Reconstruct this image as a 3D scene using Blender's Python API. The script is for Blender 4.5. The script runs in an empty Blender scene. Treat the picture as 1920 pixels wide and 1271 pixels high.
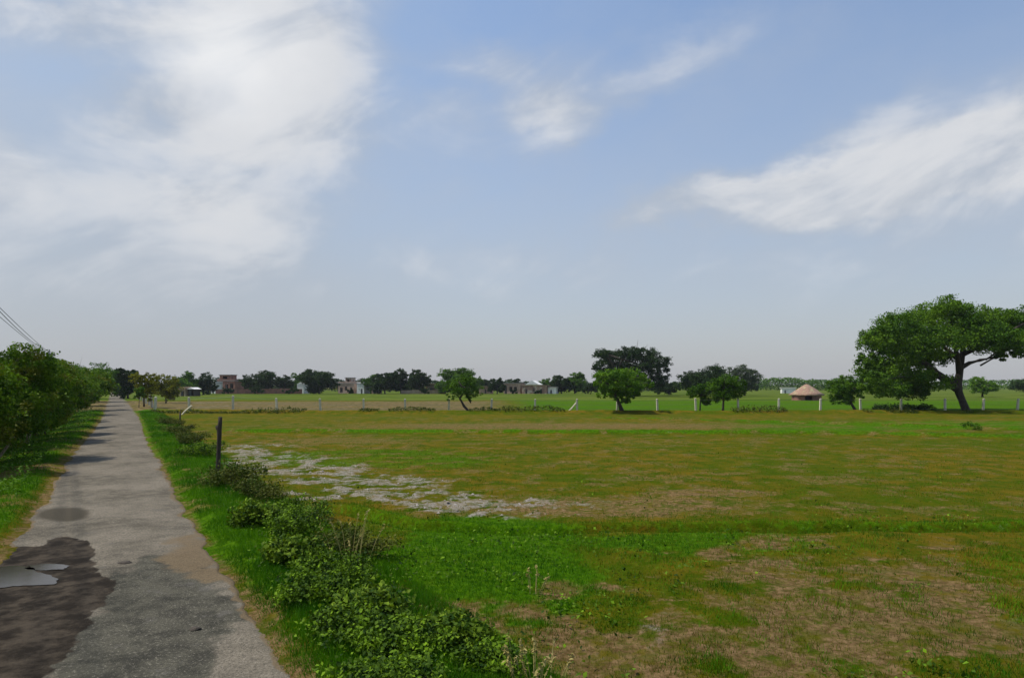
import bpy, math, random
import numpy as np
from mathutils import Vector
R = math.radians
random.seed(7); rng = np.random.default_rng(11)
scene = bpy.context.scene
COL = scene.collection

# ------------------------------------------------------------------ camera
F, H, HY = 1251.0, 2.5, 722.0        # focal length in photo pixels, eye height, horizon row
cam_d = bpy.data.cameras.new('camera'); cam = bpy.data.objects.new('camera', cam_d); COL.objects.link(cam)
cam.location = (0, 0, H); cam.rotation_euler = (R(90), 0, 0)
cam_d.sensor_width = 36; cam_d.lens = 36*F/1920; cam_d.shift_y = (HY-635.5)/1920
cam_d.clip_start = .1; cam_d.clip_end = 9000
scene.camera = cam

# ------------------------------------------------------------------ light
SUN_AZ, SUN_EL = -84.0, 58.0          # degrees; azimuth from +Y, negative = to the left
sun_d = bpy.data.lights.new('sun', 'SUN'); sun = bpy.data.objects.new('sun', sun_d); COL.objects.link(sun)
sun_d.energy = 4.2; sun_d.angle = R(1.5); sun_d.color = (1.0, .94, .84)
sdir = Vector((math.sin(R(SUN_AZ))*math.cos(R(SUN_EL)), math.cos(R(SUN_AZ))*math.cos(R(SUN_EL)), math.sin(R(SUN_EL))))
sun.rotation_euler = sdir.to_track_quat('Z', 'Y').to_euler()
scene.view_settings.view_transform = 'Standard'; scene.view_settings.look = 'None'
scene.view_settings.exposure = 0.0; scene.view_settings.gamma = 1.0

class NT:
    """small node-tree writer"""
    def __init__(s, tree): s.t = tree; s.n = tree.nodes; s.l = tree.links
    def node(s, typ, ins=None, **kw):
        n = s.n.new(typ)
        for k, v in kw.items(): setattr(n, k, v)
        for k, v in (ins or {}).items(): s.put(n.inputs[k], v)
        return n
    def put(s, sock, v):
        if hasattr(v, 'is_output'): s.l.new(v, sock)
        else:
            if sock.type == 'RGBA' and len(v) == 3: v = (*v, 1)
            sock.default_value = v
    def m(s, op, a, b=None, c=None, clamp=False):
        n = s.n.new('ShaderNodeMath'); n.operation = op; n.use_clamp = clamp
        s.put(n.inputs[0], a)
        if b is not None: s.put(n.inputs[1], b)
        if c is not None: s.put(n.inputs[2], c)
        return n.outputs[0]
    def mix(s, f, a, b, mode='MIX'):
        n = s.n.new('ShaderNodeMix'); n.data_type = 'RGBA'; n.blend_type = mode; n.clamp_factor = True
        s.put(n.inputs[0], f); s.put(n.inputs[6], a); s.put(n.inputs[7], b)
        return n.outputs[2]
    def noise(s, vec, scale, detail=4, rough=.55, dist=0):
        n = s.node('ShaderNodeTexNoise', {'Scale': scale, 'Detail': detail, 'Roughness': rough, 'Distortion': dist})
        if vec is not None: s.l.new(vec, n.inputs['Vector'])
        return n.outputs[0]
    def ramp(s, v, a, b, lo=0.0, hi=1.0, smooth=True):
        n = s.n.new('ShaderNodeMapRange'); n.interpolation_type = 'SMOOTHSTEP' if smooth else 'LINEAR'
        for k, x in zip(('Value', 'From Min', 'From Max', 'To Min', 'To Max'), (v, a, b, lo, hi)): s.put(n.inputs[k], x)
        return n.outputs[0]

# ------------------------------------------------------------------ sky
def build_world():
    w = bpy.data.worlds.new('World'); scene.world = w; w.use_nodes = True
    w.node_tree.nodes.clear(); g = NT(w.node_tree)
    out = g.node('ShaderNodeOutputWorld')
    sky = g.node('ShaderNodeTexSky'); sky.sky_type = 'NISHITA'; sky.sun_disc = False
    sky.sun_elevation = R(SUN_EL); sky.sun_rotation = R(SUN_AZ); sky.air_density = 1.0; sky.dust_density = .6; sky.ozone_density = 2.0
    tc = g.node('ShaderNodeTexCoord'); sep = g.node('ShaderNodeSeparateXYZ', {0: tc.outputs['Generated']})
    az = g.m('ARCTAN2', sep.outputs[0], sep.outputs[1]); el = g.m('ARCSINE', sep.outputs[2])
    d3 = tc.outputs['Generated']
    # streaky warp
    mp = g.node('ShaderNodeCombineXYZ', {0: az, 1: g.m('MULTIPLY', el, 1.6), 2: 0.0}).outputs[0]
    n1 = g.node('ShaderNodeTexNoise', {'Vector': mp, 'Scale': 4.0, 'Detail': 5.0, 'Roughness': .55})
    n2 = g.node('ShaderNodeTexNoise', {'Vector': mp, 'Scale': 15.0, 'Detail': 5.0, 'Roughness': .5})
    w1 = g.node('ShaderNodeSeparateXYZ', {0: n1.outputs['Color']}); w2 = g.node('ShaderNodeSeparateXYZ', {0: n2.outputs['Color']})
    def warp(c, i, a, b):
        x = g.m('MULTIPLY_ADD', g.m('SUBTRACT', w1.outputs[i], .5), a, c)
        return g.m('MULTIPLY_ADD', g.m('SUBTRACT', w2.outputs[i], .5), b, x)
    A = warp(az, 0, .16, .06); E = warp(el, 1, .10, .035)
    ve = g.node('ShaderNodeCombineXYZ', {0: A, 1: E, 2: 0.0}).outputs[0]
    def blob(px, py, rx, ry, rot, k):
        a = math.atan((px-960)/F); e = math.atan((HY-py)/F*math.cos(a))
        sub = g.node('ShaderNodeVectorMath', {0: ve, 1: (a, e, 0)}, operation='SUBTRACT').outputs[0]
        m = g.node('ShaderNodeMapping', {'Vector': sub, 'Rotation': (0, 0, R(-rot)), 'Scale': (F/rx*1.15, F/ry, 1)}, vector_type='POINT')
        # rotate first, then scale
        m.inputs['Scale'].default_value = (1, 1, 1)
        sc = g.node('ShaderNodeVectorMath', {0: m.outputs[0], 1: (F/rx*1.15, F/ry, 1)}, operation='MULTIPLY').outputs[0]
        L = g.node('ShaderNodeVectorMath', {0: sc}, operation='LENGTH').outputs['Value']
        return g.ramp(L, 1.35, .1, 0, k)
    blobs = [(430,90,280,190,5,1.05),(640,110,160,150,0,.5),(330,225,190,70,5,.55),(500,330,230,130,20,.6),(470,430,150,80,0,.45),
             (30,0,260,60,10,.7),(60,470,420,130,0,.6),(200,350,240,80,0,.3),(300,560,500,70,0,.3),
             (1030,235,110,80,0,.45),(925,100,90,50,0,.45),(980,180,300,90,15,.58),(1250,125,270,42,22,.5),(830,80,110,50,0,.4),(1100,330,240,90,0,.12),(1500,80,260,60,18,.2),(780,330,200,130,0,.3),(1250,480,600,90,5,.42),(700,520,500,70,0,.35),(1750,470,400,70,8,.42),(980,420,300,80,10,.2),
             (1700,325,460,70,5,.80),(1630,240,120,60,20,.7),(1300,365,210,48,6,.95),(1920,255,240,90,4,.55),
             (1520,360,260,66,8,.5),(2200,200,400,160,5,.5),(-300,200,300,200,0,.6),(700,-200,500,160,0,.3),(1500,-350,600,150,10,.3)]
    tot = None
    for b in blobs:
        v = blob(*b); tot = v if tot is None else g.m('ADD', tot, v)
    tex = g.ramp(n1.outputs[0], .25, .75, .75, 1.15)
    tot = g.m('MULTIPLY', tot, tex, clamp=True)
    # thin veil everywhere
    veil = g.ramp(g.noise(mp, 1.6, 6, .6), .35, .75, .02, .26)
    core = blob(430,100,170,100,5,1.0)
    hz = g.ramp(el, 0.0, R(33), 1, 0, smooth=False); hz = g.m('POWER', hz, 1.25)
    bg = g.node('ShaderNodeVectorMath', {0: sky.outputs[0], 1: (SKY_MUL[0]*.1, SKY_MUL[1]*.1, SKY_MUL[2]*.1)}, operation='MULTIPLY').outputs[0]
    left = g.ramp(az, -.45, .05, 1, 0)
    c = g.mix(g.m('MULTIPLY', left, .40), bg, (.36, .45, .54))
    c = g.mix(veil, c, (.50, .56, .64))
    c = g.mix(g.m('MULTIPLY', hz, .96), c, (.42, .43, .465))
    ccol = g.mix(g.ramp(tot, .45, 1, 0, 1), (.53, .57, .63), (.68, .69, .72))
    rot = g.node('ShaderNodeMapping', {'Vector': g.node('ShaderNodeCombineXYZ', {0: az, 1: el, 2: 0.0}).outputs[0], 'Rotation': (0, 0, R(-16)), 'Scale': (1, 1, 1)}).outputs[0]
    st = g.node('ShaderNodeVectorMath', {0: rot, 1: (2.2, 5.0, 1)}, operation='MULTIPLY').outputs[0]
    wisp = g.noise(st, 1.7, 9, .58, .5); puff = g.noise(mp, 9.0, 8, .55, .3)
    pert = g.m('ADD', g.m('MULTIPLY', g.m('SUBTRACT', wisp, .5), .75), g.m('MULTIPLY', g.m('SUBTRACT', puff, .5), .42))
    tot = g.ramp(g.m('ADD', tot, pert), .02, 1.15, 0, .92)
    ccol = g.mix(g.ramp(g.m('ADD', wisp, g.m('MULTIPLY', tot, .35)), .55, .85), (.47, .51, .57), (.72, .73, .75))
    c = g.mix(g.m('MULTIPLY', tot, g.ramp(el, 0, R(14), .25, 1)), c, ccol)
    c = g.mix(g.m('MULTIPLY', core, .55), c, (.98, .98, .98))
    bgn = g.node('ShaderNodeBackground', {'Color': c, 'Strength': 1.0})
    g.l.new(bgn.outputs[0], out.inputs[0])
SKY_MUL = (1.75, 1.76, 1.75)
build_world()

# ------------------------------------------------------------------ helpers
def P(px, py, d): return Vector(((px-960)/F*d, d, H-(py-HY)/F*d))
def G(px, py):
    d = F*H/(py-HY); return ((px-960)/F*d, d)
def X(px, d): return (px-960)/F*d
def Zt(py, d): return H-(py-HY)/F*d

def tag(o, label=None, cat=None, group=None, kind=None):
    if label: o['label'] = label
    if cat: o['category'] = cat
    if group: o['group'] = group
    if kind: o['kind'] = kind
    return o
def empty(name, loc, rz=0, label=None, cat=None, group=None):
    o = bpy.data.objects.new(name, None); COL.objects.link(o); o.location = loc; o.rotation_euler = (0, 0, rz)
    o.empty_display_size = .2
    return tag(o, label, cat, group)
def mesh_np(name, V, Fc, mat, parent=None, smooth=False):
    V = np.asarray(V, dtype=np.float32); Fc = np.asarray(Fc, dtype=np.int32)
    me = bpy.data.meshes.new(name); k = Fc.shape[1]
    me.vertices.add(len(V)); me.vertices.foreach_set('co', V.ravel())
    me.loops.add(Fc.size); me.loops.foreach_set('vertex_index', Fc.ravel())
    me.polygons.add(len(Fc)); me.polygons.foreach_set('loop_start', np.arange(0, Fc.size, k, dtype=np.int32))
    if smooth: me.polygons.foreach_set('use_smooth', np.ones(len(Fc), dtype=bool))
    me.update(calc_edges=True); me.validate()
    me.materials.append(mat)
    o = bpy.data.objects.new(name, me); COL.objects.link(o)
    if parent: o.parent = parent
    return o
class MB:
    def __init__(s): s.v = []; s.f = []
    def box(s, x0, x1, y0, y1, z0, z1, taper=0):
        b = len(s.v); t = taper
        s.v += [(x0,y0,z0),(x1,y0,z0),(x1,y1,z0),(x0,y1,z0),(x0+t,y0+t,z1),(x1-t,y0+t,z1),(x1-t,y1-t,z1),(x0+t,y1-t,z1)]
        s.f += [(b,b+3,b+2,b+1),(b+4,b+5,b+6,b+7),(b,b+1,b+5,b+4),(b+1,b+2,b+6,b+5),(b+2,b+3,b+7,b+6),(b+3,b,b+4,b+7)]
    def tube(s, pts, rad, n=7, cap=True):
        pts = [Vector(p) for p in pts]; b = len(s.v); m = len(pts)
        if not hasattr(rad, '__len__'): rad = [rad]*m
        ref = Vector((1, .13, .07))
        for i, p in enumerate(pts):
            t = (pts[min(i+1, m-1)]-pts[max(i-1, 0)]).normalized()
            a = t.cross(ref)
            if a.length < .2: a = t.cross(Vector((0, 1, 0)))
            a.normalize(); c = t.cross(a)
            for k in range(n):
                th = 2*math.pi*k/n; q = p+(a*math.cos(th)+c*math.sin(th))*rad[i]
                s.v.append(tuple(q))
        for i in range(m-1):
            for k in range(n):
                k2 = (k+1) % n
                s.f.append((b+i*n+k, b+i*n+k2, b+(i+1)*n+k2, b+(i+1)*n+k))
        if cap: s.f.append(tuple(b+(m-1)*n+k for k in range(n))); s.f.append(tuple(b+k for k in reversed(range(n))))
    def build(s, name, mat, parent=None, smooth=False):
        me = bpy.data.meshes.new(name); me.from_pydata(s.v, [], s.f); me.update()
        if smooth: me.polygons.foreach_set('use_smooth', [True]*len(me.polygons))
        me.materials.append(mat); o = bpy.data.objects.new(name, me); COL.objects.link(o)
        if parent: o.parent = parent
        return o

# value noise in world metres
_T = rng.random((256, 256))
def vnoise(x, y):
    xi = np.floor(x).astype(int); yi = np.floor(y).astype(int); fx = x-xi; fy = y-yi
    fx = fx*fx*(3-2*fx); fy = fy*fy*(3-2*fy)
    a = _T[xi % 256, yi % 256]; b = _T[(xi+1) % 256, yi % 256]; c = _T[xi % 256, (yi+1) % 256]; d = _T[(xi+1) % 256, (yi+1) % 256]
    return (a*(1-fx)+b*fx)*(1-fy)+(c*(1-fx)+d*fx)*fy
def fbm(x, y, o=4):
    s = 0; a = .5; t = 0
    for i in range(o): s = s+a*vnoise(x*2**i+17*i, y*2**i+31*i); t += a; a *= .5
    return s/t
def sm(a, b, v): t = np.clip((v-a)/(b-a), 0, 1); return t*t*(3-2*t)

# ------------------------------------------------------------------ materials
def new_mat(name):
    m = bpy.data.materials.new(name); m.use_nodes = True; m.node_tree.nodes.clear(); g = NT(m.node_tree)
    return m, g, g.node('ShaderNodeOutputMaterial')
def leaf_mat(name, dark, light, trans=.35, scale=1.2, tint=None, power=1.3):
    m, g, out = new_mat(name)
    geo = g.node('ShaderNodeNewGeometry'); tc = g.node('ShaderNodeTexCoord')
    n = g.noise(tc.outputs['Object'], scale, 3)
    f = g.m('ADD', g.m('MULTIPLY', g.ramp(n, .35, .65), .55), g.m('MULTIPLY', geo.outputs['Random Per Island'], .45))
    c = g.mix(g.m('POWER', f, power), dark, light); trans *= .65
    if tint: c = g.mix(g.ramp(g.noise(tc.outputs['Object'], scale*.7, 2), .5, .62), c, tint)
    b = g.node('ShaderNodeBsdfPrincipled', {'Base Color': c, 'Roughness': .7, 'Specular IOR Level': .12})
    t = g.node('ShaderNodeBsdfTranslucent', {'Color': g.mix(.5, c, (1.0, 1.0, .25), 'MULTIPLY')})
    mx = g.node('ShaderNodeMixShader', {0: trans, 1: b.outputs[0], 2: t.outputs[0]})
    g.l.new(mx.outputs[0], out.inputs[0]); return m
def rough_mat(name, c1, c2, scale=4, rough=.9, bump=.3, c3=None, bscale=None, stretch=(1,1,1)):
    m, g, out = new_mat(name); tc = g.node('ShaderNodeTexCoord')
    mp = g.node('ShaderNodeMapping', {'Vector': tc.outputs['Object'], 'Scale': stretch}).outputs[0]
    c = g.mix(g.ramp(g.noise(mp, scale, 6, .6), .35, .65), c1, c2)
    if c3: c = g.mix(g.ramp(g.noise(mp, scale*.3, 4), .52, .66), c, c3)
    bp = g.node('ShaderNodeBump', {'Height': g.noise(mp, bscale or scale*4, 5), 'Strength': bump, 'Distance': .05})
    b = g.node('ShaderNodeBsdfPrincipled', {'Base Color': c, 'Roughness': rough, 'Normal': bp.outputs[0]})
    g.l.new(b.outputs[0], out.inputs[0]); return m
def brick_mat(name, c1, c2, mortar, plaster=None, pk=.5):
    m, g, out = new_mat(name); tc = g.node('ShaderNodeTexCoord')
    s = g.node('ShaderNodeSeparateXYZ', {0: tc.outputs['Object']})
    v = g.node('ShaderNodeCombineXYZ', {0: g.m('ADD', s.outputs[0], s.outputs[1]), 1: s.outputs[2], 2: 0.0}).outputs[0]
    br = g.node('ShaderNodeTexBrick', {'Vector': v, 'Color1': c1, 'Color2': c2, 'Mortar': mortar, 'Scale': 1.0, 'Mortar Size': .012, 'Brick Width': .24, 'Row Height': .08})
    c = g.mix(g.ramp(g.noise(tc.outputs['Object'], 1.3, 6), .4, .7), br.outputs[0], g.mix(.5, br.outputs[0], (.06, .04, .03)))
    if plaster: c = g.mix(g.ramp(g.noise(tc.outputs['Object'], .8, 5), pk, pk+.08), c, plaster)
    b = g.node('ShaderNodeBsdfPrincipled', {'Base Color': c, 'Roughness': .92})
    g.l.new(b.outputs[0], out.inputs[0]); return m

M = {}
M['leaf_row'] = leaf_mat('roadside_leaves', (.028, .085, .003), (.17, .29, .008), .4, 1.3, (.13, .15, .010))
M['leaf_dark'] = leaf_mat('dark_leaves', (.012, .034, .007), (.040, .080, .012), .25, .5)
M['leaf_mid'] = leaf_mat('mid_green_leaves', (.028, .085, .004), (.12, .24, .010), .35, .6)
M['leaf_light'] = leaf_mat('light_green_leaves', (.045, .13, .008), (.17, .31, .015), .4, .9)
M['leaf_yellow'] = leaf_mat('yellowish_leaves', (.10, .125, .008), (.27, .27, .02), .4, 1.2)
M['leaf_grey'] = leaf_mat('greyish_leaves', (.05, .075, .035), (.10, .14, .07), .25, .8)
M['leaf_big'] = leaf_mat('acacia_leaves', (.030, .09, .005), (.15, .27, .010), .35, .35)
M['leaf_bush'] = leaf_mat('bush_leaves', (.008, .032, .002), (.22, .38, .015), .35, 5, power=1.8)
M['leaf_bush2'] = leaf_mat('broad_bush_leaves', (.012, .045, .002), (.24, .36, .02), .35, 7, power=1.7)
M['leaf_dry'] = leaf_mat('half_dry_leaves', (.025, .055, .004), (.13, .14, .02), .3, 3)
M['straw'] = leaf_mat('dry_straw', (.30, .25, .08), (.48, .42, .17), .3, 3)
M['grass'] = leaf_mat('verge_grass_blades', (.018, .10, .001), (.115, .28, .002), .4, .6)
M['fgrass'] = leaf_mat('field_grass_blades', (.038, .085, .001), (.155, .150, .006), .35, .5)
M['bark'] = rough_mat('bark', (.035, .026, .018), (.07, .055, .04), 6, stretch=(3, 3, .6))
M['bark_pale'] = rough_mat('pale_bark', (.16, .13, .08), (.28, .24, .15), 9, stretch=(3, 3, .6))
M['concrete'] = rough_mat('weathered_concrete', (.46, .43, .32), (.62, .58, .43), 7, bump=.2)
M['wood'] = rough_mat('dark_wood', (.030, .022, .016), (.065, .048, .035), 12, stretch=(4, 4, .5), bump=.6)
M['wire'] = rough_mat('wire', (.05, .05, .055), (.09, .09, .09), 5, rough=.5, bump=0)
M['brick'] = brick_mat('red_brick', (.30, .095, .055), (.22, .07, .045), (.30, .21, .16))
M['brick_pale'] = brick_mat('half_plastered_brick', (.36, .17, .11), (.30, .13, .09), (.42, .36, .30), (.50, .42, .33), .5)
M['plaster'] = rough_mat('cream_plaster', (.38, .24, .18), (.52, .37, .29), .9, bump=.1, c3=(.28, .18, .13))
M['white'] = rough_mat('white_plaster', (.72, .70, .66), (.85, .84, .80), .8, bump=.1, c3=(.55, .52, .46))
M['mud'] = rough_mat('mud_plaster', (.26, .19, .12), (.36, .28, .19), .9, bump=.3)
M['grey'] = rough_mat('grey_cement', (.22, .21, .21), (.32, .31, .31), .7, bump=.2)
M['thatch'] = rough_mat('pinkish_straw_thatch', (.26, .15, .10), (.40, .25, .18), 2.2, bump=1.0, c3=(.42, .36, .20), bscale=14, stretch=(3, 3, .7))
M['wood_door'] = rough_mat('painted_door', (.06, .07, .07), (.10, .10, .09), 3, bump=.1)
M['stone'] = rough_mat('pale_stone', (.35, .32, .26), (.50, .47, .40), 5)

# ------------------------------------------------------------------ road outline (world metres by distance)
LE = [(1271,-156),(1150,-72),(1041,4),(1011,37),(978,59),(941,88),(907,105),(874,120),(850,139),(827,160),(809,177),(784,191),(759,199),(745,204)]
RE = [(1271,524),(1216,501),(1170,473),(1133,450),(1096,432),(1059,406),(1022,382),(985,361),(948,335),(911,319),(874,302),(837,279),(812,271),(782,260),(759,244),(745,232)]
def edge(tab):
    w = [G(x, y) for y, x in tab]; ys = np.array([b for a, b in w]); xs = np.array([a for a, b in w])
    k = (xs[-1]-xs[-4])/(ys[-1]-ys[-4]); ys = np.append(ys, 420.); xs = np.append(xs, xs[-1]+(-.5955)*(420-ys[-2]))
    k0 = -.5955; ys = np.insert(ys, 0, -40.); xs = np.insert(xs, 0, xs[0]+k0*(-40-ys[1]))
    return lambda d: np.interp(d, ys, xs)
EL0, ER0 = edge(LE), edge(RE)
def sm_edge(f):
    def h(d):
        d = np.asarray(d, float); w = np.clip(d*.09, .3, 7); return (f(d-w)+f(d-w/2)+f(d)*2+f(d+w/2)+f(d+w))/6
    return h
EL, ER = sm_edge(EL0), sm_edge(ER0)

# ------------------------------------------------------------------ ground sheet
def axis(parts):
    return np.concatenate([np.arange(s, e, st) for s, e, st in parts])
ys = axis([(-400,-40,40),(-40,4,2),(4,20,.09),(20,45,.22),(45,80,.7),(80,230,3),(230,600,20),(600,4001,200)])
xs = axis([(-4000,-400,200),(-400,-80,20),(-80,-30,1.2),(-30,-12,.35),(-12,14,.11),(14,30,.4),(30,80,1.2),(80,400,16),(400,4001,200)])
def seg_d(x, y, pts):
    """distance to a polyline"""
    best = np.full(np.shape(x), 1e9)
    for (x0, y0), (x1, y1) in zip(pts[:-1], pts[1:]):
        dx, dy = x1-x0, y1-y0; t = np.clip(((x-x0)*dx+(y-y0)*dy)/(dx*dx+dy*dy), 0, 1)
        best = np.minimum(best, np.hypot(x-x0-t*dx, y-y0-t*dy))
    return best
B1 = [G(*p) for p in [(650,950),(800,984),(960,989),(1280,985),(1920,984),(2600,984)]]
B2 = [G(*p) for p in [(430,811),(900,812),(1500,813),(1920,822),(2600,838)]]
B3 = [G(*p) for p in [(1120,784),(1500,793),(1920,806),(2500,822)]]
B4 = [G(*p) for p in [(292,772),(600,775),(1100,775),(1900,774),(2600,774)]]
def ell(x, y, px, py, rx, ry):
    """patch outline measured on the photograph, returned as a function of ground position"""
    yy = np.maximum(y, 1.5)
    return np.hypot((960+F*x/yy-px)/rx, (HY+F*H/yy-py)/ry)+(y < 1.5)*9
def masks(x, y):
    n1 = fbm(x*.5, y*.5); n2 = fbm(x*1.7+9, y*1.7+4); n3 = fbm(x*.12+5, y*.12, 4); n4 = fbm(x*4.5, y*4.5+7, 3)
    dr = x-ER(y); dl = EL(y)-x
    b1 = seg_d(x, y, B1); b2 = seg_d(x, y, B2); b3 = seg_d(x, y, B3); b4 = seg_d(x, y, B4)
    near = y < 12
    # lush green
    lush = sm(2.6, 1.4, dr+(n1-.5)*1.5)*(dr > -.2)
    lush = np.maximum(lush, sm(.5, .1, b1+(n2-.5)*.6)*.6)
    y1 = G(0, 985)[1]
    e_n = ell(x, y, 860, 1075, 330, 110)
    lush = np.maximum(lush, sm(1.15, .75, e_n+(n1-.5)*.9+(n2-.5)*.35))
    lush = np.maximum(lush, sm(1.1, .6, ell(x, y, 1300, 1020, 300, 30)+(n2-.5)*.9)*.8)
    lush = np.maximum(lush, np.maximum(sm(.7, .2, b2), sm(.7, .2, b3))*.9)
    lush = np.maximum(lush, .34*sm(.5, .66, n2)*sm(45, 12, y))
    lush = np.maximum(lush, sm(1.1, .7, ell(x, y, 720, 860, 230, 22)+(n2-.5)*.8)*.55)
    lush = np.maximum(lush, sm(7., 3., seg_d(x, y, [G(1500,800), G(1920,797), G(2600,800)])+(n3-.5)*5)*.9)
    lush = np.maximum(lush, sm(105, 118, y+(n3-.5)*6)*sm(420, 360, y)*1.0)
    lush = np.maximum(lush, sm(60, 66, y)*sm(-8, 4, x+(n3-.5)*10)*.75)
    lush = np.maximum(lush, sm(.1, .5, dl)*sm(30, 22, dl)*.95)
    # bare brown soil
    soil = sm(1.2, .55, ell(x, y, 1620, 1180, 620, 150)+(n1-.5)*1.4+(n2-.5)*1.8)*sm(12, 10.5, y)
    soil = np.maximum(soil, sm(.47, .62, n2)*.55*sm(11.9, 13, y)*sm(60, 50, y))
    soil = np.maximum(soil, sm(1.2, .6, ell(x, y, 1330, 925, 130, 9)+(n2-.5)*.5))
    soil = np.maximum(soil, sm(1.2, .5, ell(x, y, 1150, 950, 360, 24)+(n2-.5)*.9)*.8)
    soil = np.maximum(soil, sm(1.2, .4, ell(x, y, 1050, 799, 520, 8)+(n2-.5)*.6)*.8)
    soil = np.maximum(soil, sm(1.2, .5, ell(x, y, 640, 826, 170, 9)+(n2-.5)*.6)*.6)
    soil = np.maximum(soil, sm(61, 64, y)*sm(106, 100, y+(n3-.5)*8)*sm(3, -7, x+(n3-.5)*8)*.95)
    dirtl = seg_d(x, y, [G(-260,960), G(-20,905), G(75,882), G(118,876)])
    soil = np.maximum(soil, sm(.75, .25, dirtl+(n2-.5)*.5))
    soil = np.maximum(soil, sm(.5, .0, np.abs(dr-.05)+(n2-.5)*.5)*sm(11, 6.5, y)); soil = np.maximum(soil, sm(.16, .0, np.abs(dr)+(n2-.5)*.3))
    soil = np.maximum(soil, sm(.30, .0, np.abs(dl)+(n2-.5)*.4))
    soil = np.maximum(soil, sm(3, 6, dl)*sm(.45, .6, n2)*.7*(y < 60))
    soil = np.clip(soil, 0, 1); lush = lush*(1-soil*.85)
    # whitish dried crust with clods
    wl = seg_d(x, y, [G(450,842), G(560,880), G(650,912), G(730,938), G(820,945)])
    wt = G(0, 900)[1]
    wh = sm(3.8, .8, wl+(n1-.5)*3.0+(n4-.5)*3.0)
    wh = np.maximum(wh, sm(1.2, .5, ell(x, y, 740, 905, 130, 13)+(n4-.5)*.8)*.9)
    wh = np.maximum(wh, sm(1.2, .5, ell(x, y, 950, 962, 230, 16)+(n4-.5)*1.2)*.38)
    wh = np.maximum(wh, sm(1.1, .6, ell(x, y, 1225, 1185, 45, 40)+(n4-.5)*.8)*.6)
    wh = wh*sm(.40, .62, n4*.7+n2*.5-.08)*(dr > 1.6)
    wh = wh*sm(.4, 1.0, b1)
    return lush, soil, np.clip(wh, 0, 1), b1, b2, b3, b4, n1, n2, n3, n4
def ground_z(x, y):
    lush, soil, wh, b1, b2, b3, b4, n1, n2, n3, n4 = masks(x, y)
    dr = x-ER(y); dl = EL(y)-x; off = np.maximum(dr, dl)
    w = sm(.1, 1.2, off)
    z = w*((n1-.5)*.10+(n2-.5)*.06+(n4-.5)*.035*sm(40, 20, y))
    z = z+wh*(n4-.45)*.12*w
    z = z+.07*np.exp(-(b1/.16)**2)*sm(0, 1.5, dr-1)+.20*np.exp(-(b2/.35)**2)+.16*np.exp(-(b3/.35)**2)+.30*np.exp(-(b4/.8)**2)
    z = z+.10*sm(0, .5, off)*sm(2.6, 1.2, off)*(off > 0)
    z = np.where(off < 0, 0, z)+.05*sm(-.32, -.12, off)*sm(2.5, 1, off)-.03*(off < -.3)
    z = z-.32*np.exp(-(((b1-.26)/.13)**2))*(y < np.interp(x, [p[0] for p in B1], [p[1] for p in B1]))*sm(0, 1.5, dr-1)
    return z
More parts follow.
